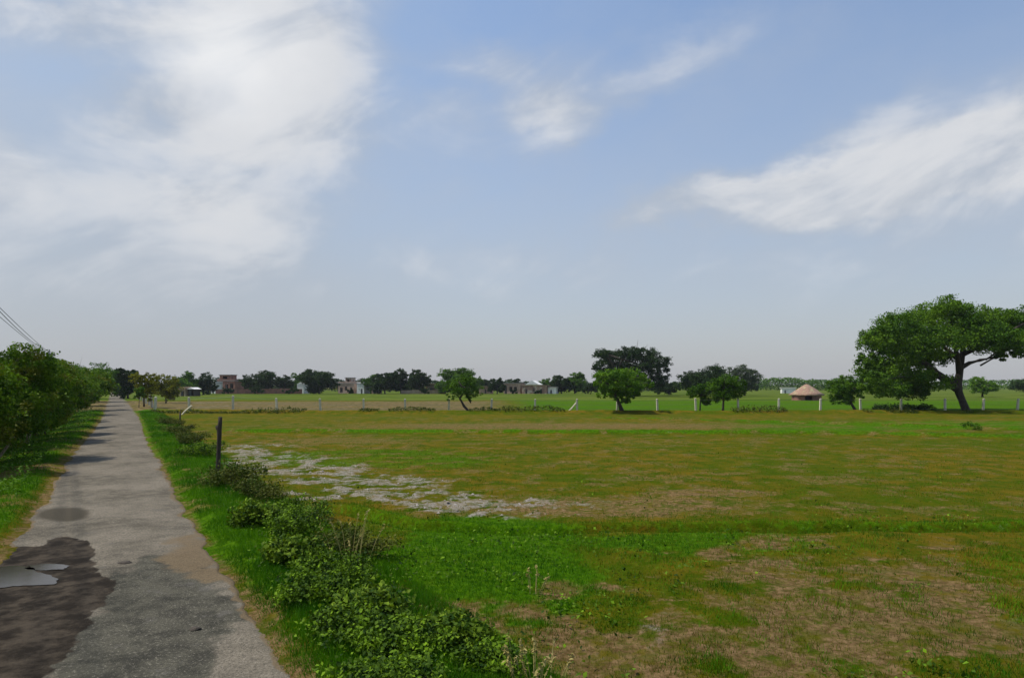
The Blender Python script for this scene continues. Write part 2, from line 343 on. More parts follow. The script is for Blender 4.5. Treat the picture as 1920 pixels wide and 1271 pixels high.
def build_ground():
    XX, YY = np.meshgrid(xs, ys); x = XX.ravel(); y = YY.ravel()
    z = ground_z(x, y); z = z*sm(230, 100, y)*sm(-45, -35, y)
    lush, soil, wh = masks(x, y)[:3]
    nx, ny = len(xs), len(ys); i = np.arange((nx-1)*(ny-1)); r = i//(nx-1); c = i % (nx-1); a = r*nx+c
    Fc = np.stack([a, a+1, a+nx+1, a+nx], 1)
    m, g, out = new_mat('ground')
    at = g.node('ShaderNodeAttribute', attribute_name='cover'); s = g.node('ShaderNodeSeparateColor', {0: at.outputs['Color']})
    tc = g.node('ShaderNodeTexCoord'); co = tc.outputs['Object']
    fine = g.noise(co, 9, 8, .7); mid = g.noise(co, 1.4, 7, .65); spk = g.noise(co, 28, 6, .75); big = g.noise(co, .16, 5, .6)
    base = g.mix(g.ramp(mid, .38, .62), (.046, .078, .001), (.138, .096, .006))
    base = g.mix(g.m('MULTIPLY', g.ramp(fine, .45, .7), .7), base, (.160, .110, .014))
    base = g.mix(g.m('MULTIPLY', g.ramp(big, .42, .62), .6), base, (.044, .085, .001))
    lu = g.mix(g.ramp(fine, .35, .65), (.015, .072, .001), (.070, .175, .002))
    lu = g.mix(g.m('MULTIPLY', g.ramp(spk, .5, .7), .35), lu, (.13, .14, .015))
    farl = g.mix(g.ramp(g.noise(g.node('ShaderNodeMapping', {'Vector': co, 'Scale': (.02, .12, 1)}).outputs[0], 1.5, 5), .4, .6), (.045, .085, .006), (.115, .150, .022))
    sp = g.node('ShaderNodeSeparateXYZ', {0: co})
    lu = g.mix(g.ramp(sp.outputs[1], 95, 125), lu, farl)
    so = g.mix(g.ramp(fine, .35, .65), (.105, .060, .025), (.27, .17, .085))
    so = g.mix(g.ramp(spk, .5, .68), so, (.06, .075, .008)); so = g.mix(g.m('MULTIPLY', g.ramp(mid, .5, .62), .6), so, (.065, .085, .006))
    wi = g.mix(g.ramp(spk, .35, .6), (.19, .165, .12), (.37, .335, .305))
    so = g.mix(g.ramp(sp.outputs[1], 58, 63), so, g.mix(g.ramp(mid, .4, .6), (.105, .075, .038), (.20, .145, .082)))
    c = base
    def brk(v): return g.m('MULTIPLY', g.ramp(g.m('ADD', g.m('ADD', v, g.m('MULTIPLY', g.m('SUBTRACT', fine, .5), 1.6)), g.m('MULTIPLY', g.m('SUBTRACT', mid, .5), 1.5)), .25, .85), .9)
    c = g.mix(brk(s.outputs[0]), c, lu); c = g.mix(g.m('MULTIPLY', brk(s.outputs[1]), g.ramp(g.noise(co, 2.6, 7, .7), .62, .46, .15, 1)), c, so); c = g.mix(g.m('MULTIPLY', brk(s.outputs[2]), g.ramp(g.noise(co, 4, 7, .7), .38, .60, .25, .95)), c, wi)
    hgt = g.m('ADD', fine, g.m('MULTIPLY', spk, .5))
    bp = g.node('ShaderNodeBump', {'Height': hgt, 'Strength': .9, 'Distance': .06})
    b = g.node('ShaderNodeBsdfPrincipled', {'Base Color': c, 'Roughness': 1.0, 'Specular IOR Level': .02, 'Normal': bp.outputs[0]})
    g.l.new(b.outputs[0], out.inputs[0])
    o = mesh_np('ground', np.stack([x, y, z], 1), Fc, m, smooth=True)
    ca = o.data.color_attributes.new('cover', 'FLOAT_COLOR', 'POINT')
    ca.data.foreach_set('color', np.stack([lush, soil, wh, np.ones_like(x)], 1).astype(np.float32).ravel())
    tag(o, kind='structure')
build_ground()

# ------------------------------------------------------------------ road
def build_road():
    d = axis([(-40,4,1),(4,22,.08),(22,50,.25),(50,130,1),(130,421,5)]); nu = 61
    l = EL(d); r = ER(d)
    l = l+(fbm(d*1.3, d*0, 4)-.5)*.42; r = r+(fbm(d*1.6, d*0+9, 4)-.5)*.32
    u = np.linspace(0, 1, nu); X2 = l[:, None]*(1-u)+r[:, None]*u; Y2 = np.repeat(d[:, None], nu, 1)
    Z2 = .055+.03*(1-(2*u-1)**2)[None]+(fbm(X2*.8, Y2*.8)-.5)*.03
    x, y, z = X2.ravel(), Y2.ravel(), Z2.ravel()
    # wet / dirt masks
    n = fbm(x*1.4, y*1.4); n2 = fbm(x*5, y*5, 3)
    k = 1.0
    def E(*a): return ell(x, y, *a)
    wet = sm(1.14, .88, np.minimum.reduce([E(60,1130,140,85), E(-60,1200,185,150), E(60,1060,115,30), E(120,1050,52,42), E(150,1110,62,26)])+(n-.5)*.5+(n2-.5)*.35)
    pond = sm(1.05, .9, np.minimum(E(10,1088,100,20), E(90,1072,60,7))+(n-.5)*.35)
    oval = sm(1.25, .85, E(118,972,48,13)+(n-.5)*.5)
    dirt = .8*sm(1.5, .4, np.minimum(E(355,1055,65,42), E(395,1085,45,20))+(n-.5)*.9+(n2-.5)*.5)
    dirt = np.maximum(dirt, sm(.12, 0, (x-l.repeat(nu))+(n2-.5)*.2)); dirt = np.maximum(dirt, sm(.16, 0, (r.repeat(nu)-x)+(n2-.5)*.25))
    patch = sm(1.25, .65, np.minimum.reduce([E(310,1150,150,90), E(240,1240,180,110), E(330,1090,90,50)])+(n-.5)*.9+(n2-.5)*.6)
    z = z-wet*.012; z = np.where(y > 1.5, z*(1-sm(1.5, 1.1, np.minimum(E(-10,1090,125,26), E(90,1072,50,10))))+.055*sm(1.5, 1.1, np.minimum(E(-10,1090,125,26), E(90,1072,50,10))), z)
    WEAR = (wet, dirt, oval, patch)
    nx, ny = nu, len(d); i = np.arange((nx-1)*(ny-1)); rr = i//(nx-1); c0 = i % (nx-1); a = rr*nx+c0
    Fc = np.stack([a, a+1, a+nx+1, a+nx], 1)
    # skirt down into the ground along both edges
    V = np.stack([x, y, z], 1); base = len(V)
    Lk = V[0::nu].copy(); Lk[:, 0] -= .05; Lk[:, 2] = -.12; Rk = V[nu-1::nu].copy(); Rk[:, 0] += .05; Rk[:, 2] = -.12
    j = np.arange(ny-1)
    FL = np.stack([base+j, j*nu, (j+1)*nu, base+j+1], 1); FR = np.stack([j*nu+nu-1, base+ny+j, base+ny+j+1, (j+1)*nu+nu-1], 1)
    V = np.concatenate([V, Lk, Rk]); Fc = np.concatenate([Fc, FL, FR])
    m, g, out = new_mat('road')
    at = g.node('ShaderNodeAttribute', attribute_name='wear'); s = g.node('ShaderNodeSeparateColor', {0: at.outputs['Color']})
    al = at.outputs['Alpha']
    co = g.node('ShaderNodeTexCoord').outputs['Object']
    fine = g.noise(co, 38, 8, .8); mid = g.noise(co, 3.5, 7, .7); big = g.noise(co, .5, 5, .6)
    vor = g.node('ShaderNodeTexVoronoi', {'Vector': co, 'Scale': 55.0}).outputs['Distance']
    c = g.mix(g.ramp(mid, .35, .65), (.085, .074, .054), (.160, .138, .102))
    c = g.mix(g.m('MULTIPLY', g.ramp(big, .4, .62), .5), c, (.25, .215, .165))
    c = g.mix(g.m('MULTIPLY', g.ramp(g.m('ADD', al, g.m('SUBTRACT', g.noise(co, 7, 7, .75), .5)), .2, .8), .9), c, g.mix(g.ramp(mid, .35, .6), (.022, .023, .017), (.075, .072, .052)))
    c = g.mix(g.m('MULTIPLY', g.ramp(fine, .48, .62), .85), c, (.055, .05, .042))
    c = g.mix(g.m('MULTIPLY', g.ramp(fine, .46, .34), .6), c, (.38, .34, .28))
    c = g.mix(g.m('MULTIPLY', g.ramp(g.noise(co, 1.8, 7, .75), .58, .66), .6), c, (.12, .11, .095))
    dirt = g.ramp(g.m('ADD', s.outputs[1], g.m('MULTIPLY', g.m('SUBTRACT', mid, .5), .9)), .35, .7)
    c = g.mix(g.m('MULTIPLY', dirt, .85), c, g.mix(g.ramp(fine, .4, .6), (.105, .075, .042), (.19, .14, .082)))
    wet = g.ramp(g.m('ADD', s.outputs[0], g.m('MULTIPLY', g.m('SUBTRACT', g.noise(co, 11, 7, .75), .5), 1.3)), .38, .62)
    wc = g.mix(g.ramp(mid, .4, .65), (.018, .014, .010), (.062, .049, .035))
    c = g.mix(wet, c, wc); spec = g.ramp(wet, 0, 1, .10, .02)
    ov = g.m('MULTIPLY', s.outputs[2], .9); c = g.mix(ov, c, (.052, .044, .030))
    ro = g.ramp(wet, 0, 1, .95, .62)
    bp = g.node('ShaderNodeBump', {'Height': g.m('ADD', fine, g.m('MULTIPLY', vor, .6)), 'Strength': g.ramp(wet, 0, 1, .7, .35), 'Distance': .012})
    b = g.node('ShaderNodeBsdfPrincipled', {'Base Color': c, 'Roughness': ro, 'Specular IOR Level': spec, 'Normal': bp.outputs[0]})
    g.l.new(b.outputs[0], out.inputs[0])
    o = mesh_np('road', V, Fc, m, smooth=True); tag(o, kind='structure')
    ca = o.data.color_attributes.new('wear', 'FLOAT_COLOR', 'POINT')
    pad = lambda v, w: np.concatenate([v, np.full(2*ny, w)])
    ca.data.foreach_set('color', np.stack([pad(WEAR[0], 0), pad(WEAR[1], 1), pad(WEAR[2], 0), pad(WEAR[3], 0)], 1).astype(np.float32).ravel())
    # puddle: thin irregular sheet of standing water with real thickness
    cx, cy = G(-10, 1090)
    m, g, out = new_mat('water'); co = g.node('ShaderNodeTexCoord').outputs['Object']
    bp = g.node('ShaderNodeBump', {'Height': g.noise(co, 5, 3), 'Strength': .04, 'Distance': .01})
    b = g.node('ShaderNodeBsdfPrincipled', {'Base Color': (.035, .028, .02), 'Roughness': .10, 'IOR': 1.33, 'Specular IOR Level': .5, 'Normal': bp.outputs[0]})
    g.l.new(b.outputs[0], out.inputs[0])
    mb = []; fc = []
    K = 72
    for (px, py, rx, ry) in [(-10, 1090, 108, 20), (88, 1071, 42, 6)]:
        b0 = len(mb); mb.append((*G(px, py), .064))
        for k in range(K):
            t = 2*math.pi*k/K; w = 1+.8*(float(fbm(np.array(math.cos(t)*1.8+5+px), np.array(math.sin(t)*1.8+5), 4))-.5)
            mb.append((*G(px+rx*w*math.cos(t), py-ry*w*math.sin(t)), .064))
        for k in range(K): fc.append((b0, b0+1+k, b0+1+(k+1) % K))
    o = mesh_np('puddle_water', mb, fc, m); tag(o, kind='structure')
build_road()

# ------------------------------------------------------------------ foliage
def rand_dirs(n):
    v = rng.normal(size=(n, 3)); return v/np.linalg.norm(v, axis=1)[:, None]
def leaves(C, size, aspect=.55, up=.3):
    """one bent leaf (two triangles folded as a quad) per centre"""
    n = len(C); a = rand_dirs(n); nr = rand_dirs(n); nr[:, 2] = np.abs(nr[:, 2])+up
    b = np.cross(nr, a); b /= np.linalg.norm(b, axis=1)[:, None]+1e-9
    s = size*rng.uniform(.6, 1.35, n)[:, None]
    a = a*s*.5; b = b*s*.5*aspect; nn = np.cross(a, b); nn = nn/(np.linalg.norm(nn, axis=1)[:, None]+1e-9)*s*.12
    V = np.stack([C-a, C-b+nn, C+a, C+b+nn], 1).reshape(-1, 3)
    Fc = np.arange(4*n).reshape(n, 4); return V, Fc
def blob_points(blobs, total, clump=.16, sub=26, hollow=.45):
    """leaf centres gathered in twig clumps through the volume of each blob, denser towards its outside"""
    out = []; A = np.array([b[3]*b[4]+b[4]*b[5]+b[3]*b[5] for b in blobs]); A = A/A.sum()
    for b, f in zip(blobs, A):
        n = max(12, int(total*f)); k = max(4, n//sub)
        d = rand_dirs(k); r = rng.uniform(hollow**3, 1, k)**(1/3)
        r = r*(1+.30*(rng.random(k)-.5))
        rad = np.array(b[3:6]); c = np.array(b[:3])+d*r[:, None]*rad
        idx = rng.integers(0, k, n); cs = clump*max(rad.mean(), .3)*rng.uniform(.7, 1.5, k)[idx][:, None]
        out.append(c[idx]+np.clip(rng.normal(size=(n, 3)), -1.5, 1.5)*cs*np.array([1, 1, .7]))
    return np.concatenate(out)
def auto_blobs(cx, cy, z0, z1, rx, ry, n=12, flat=0.):
    """crown made of uneven lobes inside an ellipsoid (cx,cy,z0..z1)"""
    cz = (z0+z1)/2; rz = (z1-z0)/2; bl = [(cx+rx*random.uniform(-.15, .15), cy, cz+rz*random.uniform(-.1, .15), rx*.48, ry*.48, rz*.52)]
    for i in range(n):
        th = 2*math.pi*(i+random.random()*.6)/n*2.39996*n/(2*math.pi); q = random.uniform(.38, .72)
        v = random.uniform(-.72, .72); h = math.sqrt(max(0.05, 1-v*v))
        k = random.uniform(.30, .48)
        bl.append((cx+rx*q*h*math.cos(th)*1.05, cy+ry*q*h*math.sin(th), cz+rz*v*.85, rx*k, ry*k, rz*k*random.uniform(.8, 1.1)))
    xa = min(b[0]-b[3] for b in bl); xb = max(b[0]+b[3] for b in bl); za = min(b[2]-b[5] for b in bl); zb = max(b[2]+b[5] for b in bl)
    fx = 2*rx*.97/(xb-xa); fz = (z1-z0)*.97/(zb-za)
    return [(cx-rx*.97+(b[0]-xa)*fx, b[1], z0+(z1-z0)*.015+(b[2]-za)*fz, b[3]*fx, b[4], b[5]*fz) for b in bl]
def trunk_mesh(mb, base, top, r, blobs, nl=6, lean=.1, roots=True):
    base = Vector(base); top = Vector(top); n = 5; pts = []; rad = []
    for i in range(n+1):
        t = i/n; p = base.lerp(top, t)+Vector((random.uniform(-1, 1), random.uniform(-1, 1), 0))*lean*r*2*(0 < i)
        pts.append(p); rad.append(r*(1-.45*t)*(1.35 if i == 0 else 1))
    mb.tube(pts, rad, 8)
    for b in random.sample(blobs, min(nl, len(blobs))):
        s = pts[random.choice([3, 4, 5])]; e = Vector(b[:3])+Vector((0, 0, b[5]*.3)); mid = s.lerp(e, .5)+Vector((random.uniform(-.1, .1), random.uniform(-.1, .1), .08))*(e-s).length
        L = (e-s).length
        mb.tube([s, s.lerp(mid, .6), mid, mid.lerp(e, .6), e], [r*.5, r*.42, r*.32, r*.2, r*.07], 6)
        for q in range(2):
            e2 = mid+Vector((random.uniform(-1, 1), random.uniform(-1, 1), random.uniform(.1, .9))).normalized()*L*.45
            mb.tube([mid, mid.lerp(e2, .5)+Vector((0, 0, .03*L)), e2], [r*.22, r*.14, r*.05], 5)
DENS = 3.0
def tree(name, label, x, y, blobs, nleaf, lsize, leaf, bark='bark', trunk_top=None, r=.2, group=None, cat='tree', nl=6, clump=.16, sub=26, aspect=.55, stems=1, hollow=.45, base=None):
    z0 = float(ground_z(np.array([x]), np.array([y]))[0])*(y < 100)-.03
    root = empty(name, (x, y, z0), label=label, cat=cat, group=group)
    rel = [(b[0]-x, b[1]-y, b[2]-z0, *b[3:]) for b in blobs]
    mb = MB()
    for s in range(stems):
        cen = rel[0] if stems == 1 else random.choice(rel)
        tt = trunk_top if trunk_top and s == 0 else (cen[0]*.8, cen[1]*.8, max(.3, cen[2]-cen[5]*.3))
        bx = 0 if stems == 1 else random.uniform(-.5, .5)*abs(rel[0][3])*.6; by = 0 if stems == 1 else random.uniform(-.5, .5)*.8
        trunk_mesh(mb, (bx, by, -.05), tt, r, rel, nl)
    mb.build('trunk', M[bark], root, smooth=True)
    C = blob_points(rel, int(nleaf*DENS), clump, int(sub*1.6), hollow); C[:, 2] = np.abs(C[:, 2]-.05)+.05
    V, Fc = leaves(C, lsize*.98, aspect)
    mesh_np('crown', V, Fc, M[leaf], root)
    return root
def px_tree(name, label, x0, x1, yt, yb, d, leaf, n=12, ybase=None, nleaf=2600, lsize=.34, group=None, r=.2, depth_k=.9, xb=None, blobs=None, **kw):
    """a tree whose crown spans photo columns x0..x1 and rows yt..yb when it stands d metres away"""
    cx = X((x0+x1)/2, d); rx = (x1-x0)/2/F*d; z1 = Zt(yt, d); z0 = max(.15, Zt(yb, d))
    if blobs: bl = [(X(a, d), d+(random.random()-.5)*rx*.9, Zt(b, d), e/F*d, e/F*d, f/F*d) for a, b, e, f in blobs for _ in range(2)]
    else: bl = auto_blobs(cx, d, z0, z1, rx, rx*depth_k, n)
    return tree(name, label, cx if xb is None else X(xb, d), d, bl, nleaf, lsize, leaf, group=group, r=r, **kw)

# --- row of small bushy trees along the left verge
def left_row():
    spec = []
    for i, (d, off, h) in enumerate([(17.6,3.2,3.9),(21,2.6,4.35),(25,3.3,4.0),(28.5,2.5,4.15),(32.5,2.5,4.25),(37.5,2.6,3.7),(44,2.6,3.9),(52,2.7,4.1),(62,2.8,4.3),(76,3.0,4.6),(93,3.2,5.2),(118,3.5,6.5)]):
        spec.append((d, off, h))
    words = ['at the near end of the left roadside row, partly outside the picture', 'second in the left roadside row, its top highest at the picture edge',
             'third in the left roadside row, set back from the grass verge', 'fourth in the left roadside row, above the bare strip of verge',
             'fifth in the left roadside row, with branches sticking up at its right', 'sixth in the left roadside row, lower than its neighbours',
             'seventh in the left roadside row, arching over the verge', 'eighth in the left roadside row, where the verge narrows',
             'ninth in the left roadside row, close to the road edge', 'tenth in the left roadside row, near the far bend',
             'eleventh in the left roadside row, dark and far along the road', 'last and farthest of the left roadside row, where the road ends']
    for i, (d, off, h) in enumerate(spec):
        h = h*.91 if d < 60 else h; x = float(EL(d))-off; s = h/4.2
        bl = auto_blobs(x, d, .55*s, h, 2.25*s, 2.4*s+(.04*d if d > 40 else 0), 15)
        ls = .10 if d < 35 else (.14 if d < 60 else .24)
        nlf = 13000 if d < 35 else (6000 if d < 60 else 3200)
        tree('roadside_tree', 'bushy green tree '+words[i], x, d, bl, nlf, ls, 'leaf_row' if d < 70 else 'leaf_mid', 'bark_pale' if i % 2 else 'bark', r=.055*s, stems=4 if d < 60 else 2,
             group='bushy trees along the left side of the road', nl=5, clump=.15, sub=22, aspect=.6)
    for i, (d, off, h) in enumerate([(23,7.5,3.8),(29,6.8,3.7),(36,6.8,3.8),(44,6.6,3.8),(54,6.8,3.9),(68,7.5,4.2),(90,8.5,4.8)]):
        x = float(EL(d))-off
        bl = auto_blobs(x, d, .2, h, 2.6, 2.8, 11)
        w = ['nearest of the second rank', 'second of the second rank', 'third of the second rank', 'fourth of the second rank', 'fifth of the second rank', 'sixth of the second rank', 'farthest of the second rank'][i]
        tree('thicket_tree', 'dark dense tree behind the left roadside row, '+w, x, d, bl, 5000, .17, 'leaf_row', r=.07, stems=3, group='dense trees behind the left roadside row', nl=4)
left_row()

# --- trees where the road ends and at its right side
px_tree('avenue_tree', 'tall dark tree at the far right end of the road, lightly ragged top', 218, 262, 688, 748, 118, 'leaf_dark', group='dark trees at the far end of the road', nleaf=4200, r=.2)
px_tree('avenue_tree', 'small dark tree at the far end of the road, left of the tall one', 202, 236, 693, 746, 140, 'leaf_dark', group='dark trees at the far end of the road', nleaf=3000)
px_tree('avenue_tree', 'dark tree closing the view exactly where the road vanishes', 188, 222, 699, 738, 215, 'leaf_dark', group='dark trees at the far end of the road', nleaf=2600)
px_tree('yellowing_tree', 'yellowish green tree with a thin dark trunk beside the right road edge', 246, 300, 697, 752, 73, 'leaf_yellow', nleaf=2600, lsize=.17, r=.09, xb=270, n=13)
px_tree('yellowing_tree', 'olive yellow tree just right of the one by the road edge', 284, 338, 700, 750, 92, 'leaf_yellow', nleaf=2600, lsize=.2, r=.1, n=13)
px_tree('sapling', 'small light green sapling crown under the yellowish roadside tree', 249, 272, 724, 748, 70, 'leaf_light', nleaf=900, lsize=.13, r=.04, n=6)
px_tree('field_tree', 'wide dark tree left of the brick house, mid green below', 312, 372, 696, 743, 165, 'leaf_mid', nleaf=4200, r=.22)
px_tree('field_tree', 'dark tree touching the left side of the brick house', 354, 408, 698, 743, 172, 'leaf_dark', nleaf=3800, r=.22)

# --- village trees
V_T = [(450,520,696,739,196,'leaf_dark','round dark tree right of the brick house above the red wall',4200),
       (517,550,706,737,200,'leaf_dark','small dark tree between the round dark tree and the white shed',1800),
       (541,576,702,733,215,'leaf_mid','lighter green tree above the small white shed',1800),
       (562,634,695,740,190,'leaf_dark','broad nearly black tree left of the pink house',5200),
       (676,716,703,738,198,'leaf_mid','mid green tree touching the right side of the pink house',2400),
       (696,748,701,741,190,'leaf_dark','dense black green tree in the middle of the village clump',3600),
       (730,774,692,740,200,'leaf_dark','tall dark tree with a two lobed top in the village clump',3000),
       (764,808,693,740,196,'leaf_dark','dark tree with a pointed top left of the arched mud house',3000),
       (816,888,693,739,190,'leaf_mid','wide flat topped tree behind the leaning fork tree',4600),
       (882,908,709,735,205,'leaf_mid','small round green tree right of the flat topped tree',1500),
       (900,922,713,733,212,'leaf_grey','little greyish tree behind the beige hut',1100),
       (915,949,711,741,190,'leaf_dark','small black round tree left of the cream house',2200),
       (1012,1052,709,728,215,'leaf_mid','low green tree right of the white gable',2000),
       (1032,1074,705,740,196,'leaf_dark','dark tree right of the pale wall in the village',2400),
       (1056,1100,701,741,196,'leaf_mid','mid green tree at the right end of the village',2600),
       (955,976,713,722,225,'leaf_dark','dark treetop behind the cream house roof',700)]
for (a, b, t, u, d, lf, lab, n) in V_T:
    px_tree('village_tree', lab, a-2, b+2, t-3, u+1, d, lf, nleaf=int(n*1.2), lsize=.42, group='trees among the village houses', r=.2)

for (a, b, t, lab) in [(414,440,727,'low dark shrub before the left end of the red brick wall'),(462,506,724,'wide low shrub before the middle of the red brick wall'),(528,560,727,'low dark shrub before the right end of the red brick wall'),
                       (650,664,729,'small shrub before the doorway of the pink house'),(955,972,730,'small shrub below the windows of the cream house'),(1000,1016,731,'small shrub before the long low brick house'),(786,806,728,'round shrub before the arched mud house')]:
    px_tree('village_shrub', lab, a, b, t, 739, 187, 'leaf_dark', nleaf=700, lsize=.34, group='shrubs in front of the village houses', r=.08, n=7, cat='shrub')
# --- mid distance trees on the right
px_tree('shade_tree', 'big dark flat topped tree standing behind the light green tree', 1104, 1254, 650, 744, 150, 'leaf_dark', nleaf=15000, lsize=.36, r=.45, clump=.14, blobs=[(1125,664,16,9),(1148,667,20,13),(1178,665,24,13),(1208,664,22,12),(1230,678,21,16),(1240,698,13,18),(1205,690,26,18),(1170,690,28,18),(1138,688,20,16),(1115,688,9,7),(1225,716,18,14),(1190,715,26,16),(1150,715,22,16),(1122,706,12,10),(1175,732,30,10)])
px_tree('shade_tree', 'dark domed tree in the middle of the right hand group', 1268, 1376, 684, 744, 150, 'leaf_dark', n=16, nleaf=8000, lsize=.34, r=.3)
px_tree('shade_tree', 'greyish loose tree at the right of the dark domed tree', 1362, 1430, 683, 740, 158, 'leaf_grey', n=13, nleaf=3600, lsize=.32, r=.25)
px_tree('shade_tree', 'low dark tree in the gap right of the big flat topped tree', 1222, 1288, 716, 742, 170, 'leaf_dark', n=10, nleaf=2600, lsize=.34, r=.16)
px_tree('shade_tree', 'low dark tree left of the big flat topped tree', 1090, 1124, 716, 739, 185, 'leaf_dark', n=8, nleaf=1500, lsize=.34, r=.14)
px_tree('field_tree', 'light green rounded tree with short dark trunk in front of the big dark tree', 1108, 1224, 691, 757, 59, 'leaf_light', nleaf=5600, lsize=.16, r=.16, xb=1166, clump=.15, nl=8, blobs=[(1134,706,20,11),(1165,702,24,11),(1196,707,20,12),(1214,720,12,8),(1120,720,11,8),(1146,722,22,11),(1180,724,22,12),(1132,737,14,8),(1158,741,16,9),(1186,738,15,9),(1172,750,13,6)])
px_tree('field_tree', 'mid green tree on a thin trunk just behind the fence line', 1322, 1396, 700, 759, 62, 'leaf_mid', n=16, nleaf=3600, lsize=.15, r=.12, xb=1355, nl=7)
px_tree('field_tree', 'small sparse green tree left of the thin trunked fence line tree', 1287, 1336, 716, 762, 63, 'leaf_mid', n=9, nleaf=2000, lsize=.14, r=.08, xb=1312)
px_tree('field_tree', 'dark green tree left of the giant tree, trunk by the fence', 1548, 1622, 702, 758, 66, 'leaf_mid', n=14, nleaf=3600, lsize=.16, r=.15, xb=1604, nl=7)
px_tree('field_tree', 'soft green round tree far behind the giant tree trunk', 1812, 1872, 706, 739, 140, 'leaf_light', n=10, nleaf=2600, lsize=.3, r=.2)
px_tree('field_tree', 'dark tree far away at the right picture edge', 1888, 1960, 709, 737, 165, 'leaf_dark', n=10, nleaf=2600, lsize=.32, r=.2)

# --- the leaning fork tree at the fence
def fork_tree():
    d = 60; bx, by = X(880, d), d
    bl = [(X(px, d), d+dy, Zt(py, d), rx/F*d, rx/F*d*.9, ry/F*d) for px, py, rx, ry, dy in
          [(866,722,22,14,0),(848,726,16,12,.4),(882,716,18,12,-.3),(892,732,15,13,.3),(862,735,18,10,-.4),(845,744,8,12,.2),(884,742,9,14,0),(838,733,9,8,0),(873,708,16,8,.3)]]
    root = tree('leaning_tree', 'small crooked tree leaning over the fence with a forked trunk', bx, by, bl, 1900, .14, 'leaf_mid', r=.001, nl=0)
    mb = MB(); q = lambda px, py, dy=0: Vector((X(px, d)-bx, dy, Zt(py, d)))
    mb.tube([q(880,776), q(876,768), q(870,762), q(866,754), q(862,748), q(868,738), q(872,724)], [.13,.11,.12,.09,.09,.08,.05], 8)
    mb.tube([q(883,756), q(879,748), q(874,738), q(868,728), q(860,716)], [.05,.10,.12,.08,.04], 8)
    mb.tube([q(866,752), q(858,742), q(850,736)], [.06,.05,.03], 6)
    o = [c for c in root.children if c.name.startswith('trunk')][0]; me = o.data
    mb2 = mb.build('tmp', M['bark'], None, True); o.data = mb2.data; o.data.name = 'trunk'; bpy.data.objects.remove(mb2)
fork_tree()

# --- giant spreading tree on the right
def giant():
    d = 65; bx, by = X(1811, d), d
    S = [(1655,630,36,24),(1634,648,26,24),(1692,606,42,24),(1738,592,44,22),(1778,577,36,20),(1848,600,40,22),(1900,602,40,24),(1938,622,36,26),
         (1700,640,50,26),(1650,685,46,24),(1640,712,28,20),(1690,705,42,20),(1740,670,40,22),(1790,625,48,28),(1850,635,42,24),(1745,715,36,16),
         (1905,645,34,16),(1636,698,26,24),(1650,728,30,16),(1700,728,34,16),(1660,700,36,22),(1780,600,44,24),(1820,625,44,26),(1868,612,44,28),(1890,632,38,22),(1830,600,40,26),(1672,733,30,12),(1712,737,26,12),(1760,640,40,28),(1885,668,22,8),(1700,665,46,24),(1624,678,18,22),(1925,650,20,10)]
    bl = []
    for px, py, rx, ry in S:
        k = random.choice([-1, 0, 1]); dy = (random.random()-.5)*9
        bl.append((X(px, d+dy), d+dy, Zt(py, d+dy), rx/F*d, rx/F*d*1.3, ry/F*d))
    for px, py, rx, ry in S[:21:2]:
        dd = d+random.choice([-4.5, 4.5]); bl.append((X(px, dd), dd, Zt(py, dd)-.2, rx/F*d*.9, rx/F*d, ry/F*d*.9))
    root = tree('spreading_tree', 'giant spreading tree with a leaning dark trunk at the right', bx, by, bl, 42000, .21, 'leaf_big', r=.001, nl=0, clump=.13, sub=42, hollow=.35)
    mb = MB(); q = lambda px, py, dy=0: Vector((X(px, d)-bx, dy, Zt(py, d)))
    mb.tube([q(1815,776), q(1811,768), q(1804,750), q(1798,736), q(1795,720), q(1799,700), q(1802,680), q(1806,655), q(1812,625)], [.52,.37,.32,.34,.40,.32,.28,.21,.10], 12)
    mb.tube([q(1794,728), q(1778,715), q(1757,700), q(1735,682), q(1712,664), q(1690,640)], [.40,.42,.33,.27,.2,.1], 10)
    mb.tube([q(1760,703,.2), q(1735,712,1), q(1700,712,1.6), q(1665,716,2)], [.26,.2,.15,.07], 8)
    mb.tube([q(1799,700), q(1785,670,-.8), q(1768,640,-1.6), q(1750,610,-2.2)], [.3,.22,.17,.07], 8)
    mb.tube([q(1800,690), q(1825,680,.6), q(1852,674,1.1), q(1885,668,1.5), q(1915,650,2)], [.26,.2,.16,.12,.06], 8)
    mb.tube([q(1804,665), q(1835,645,-1), q(1865,625,-1.8), q(1895,605,-2.3)], [.24,.19,.13,.06], 8)
    mb.tube([q(1802,675), q(1790,650,1.5), q(1780,620,2.6), q(1778,595,3.2)], [.22,.18,.12,.06], 8)
    for k in range(26):
        b = random.choice(bl); e = Vector((b[0]-bx, b[1]-by, b[2])); s = q(1802, 680).lerp(e, .45)+Vector((0, 0, -.5)); m_ = s.lerp(e, .5)+Vector((0, 0, .25))
        mb.tube([s, m_, e], [.09, .07, .03], 5)
    o = [c for c in root.children if c.name.startswith('trunk')][0]
    t = mb.build('tmp', M['bark'], None, True); o.data = t.data; o.data.name = 'trunk'; bpy.data.objects.remove(t)
giant()

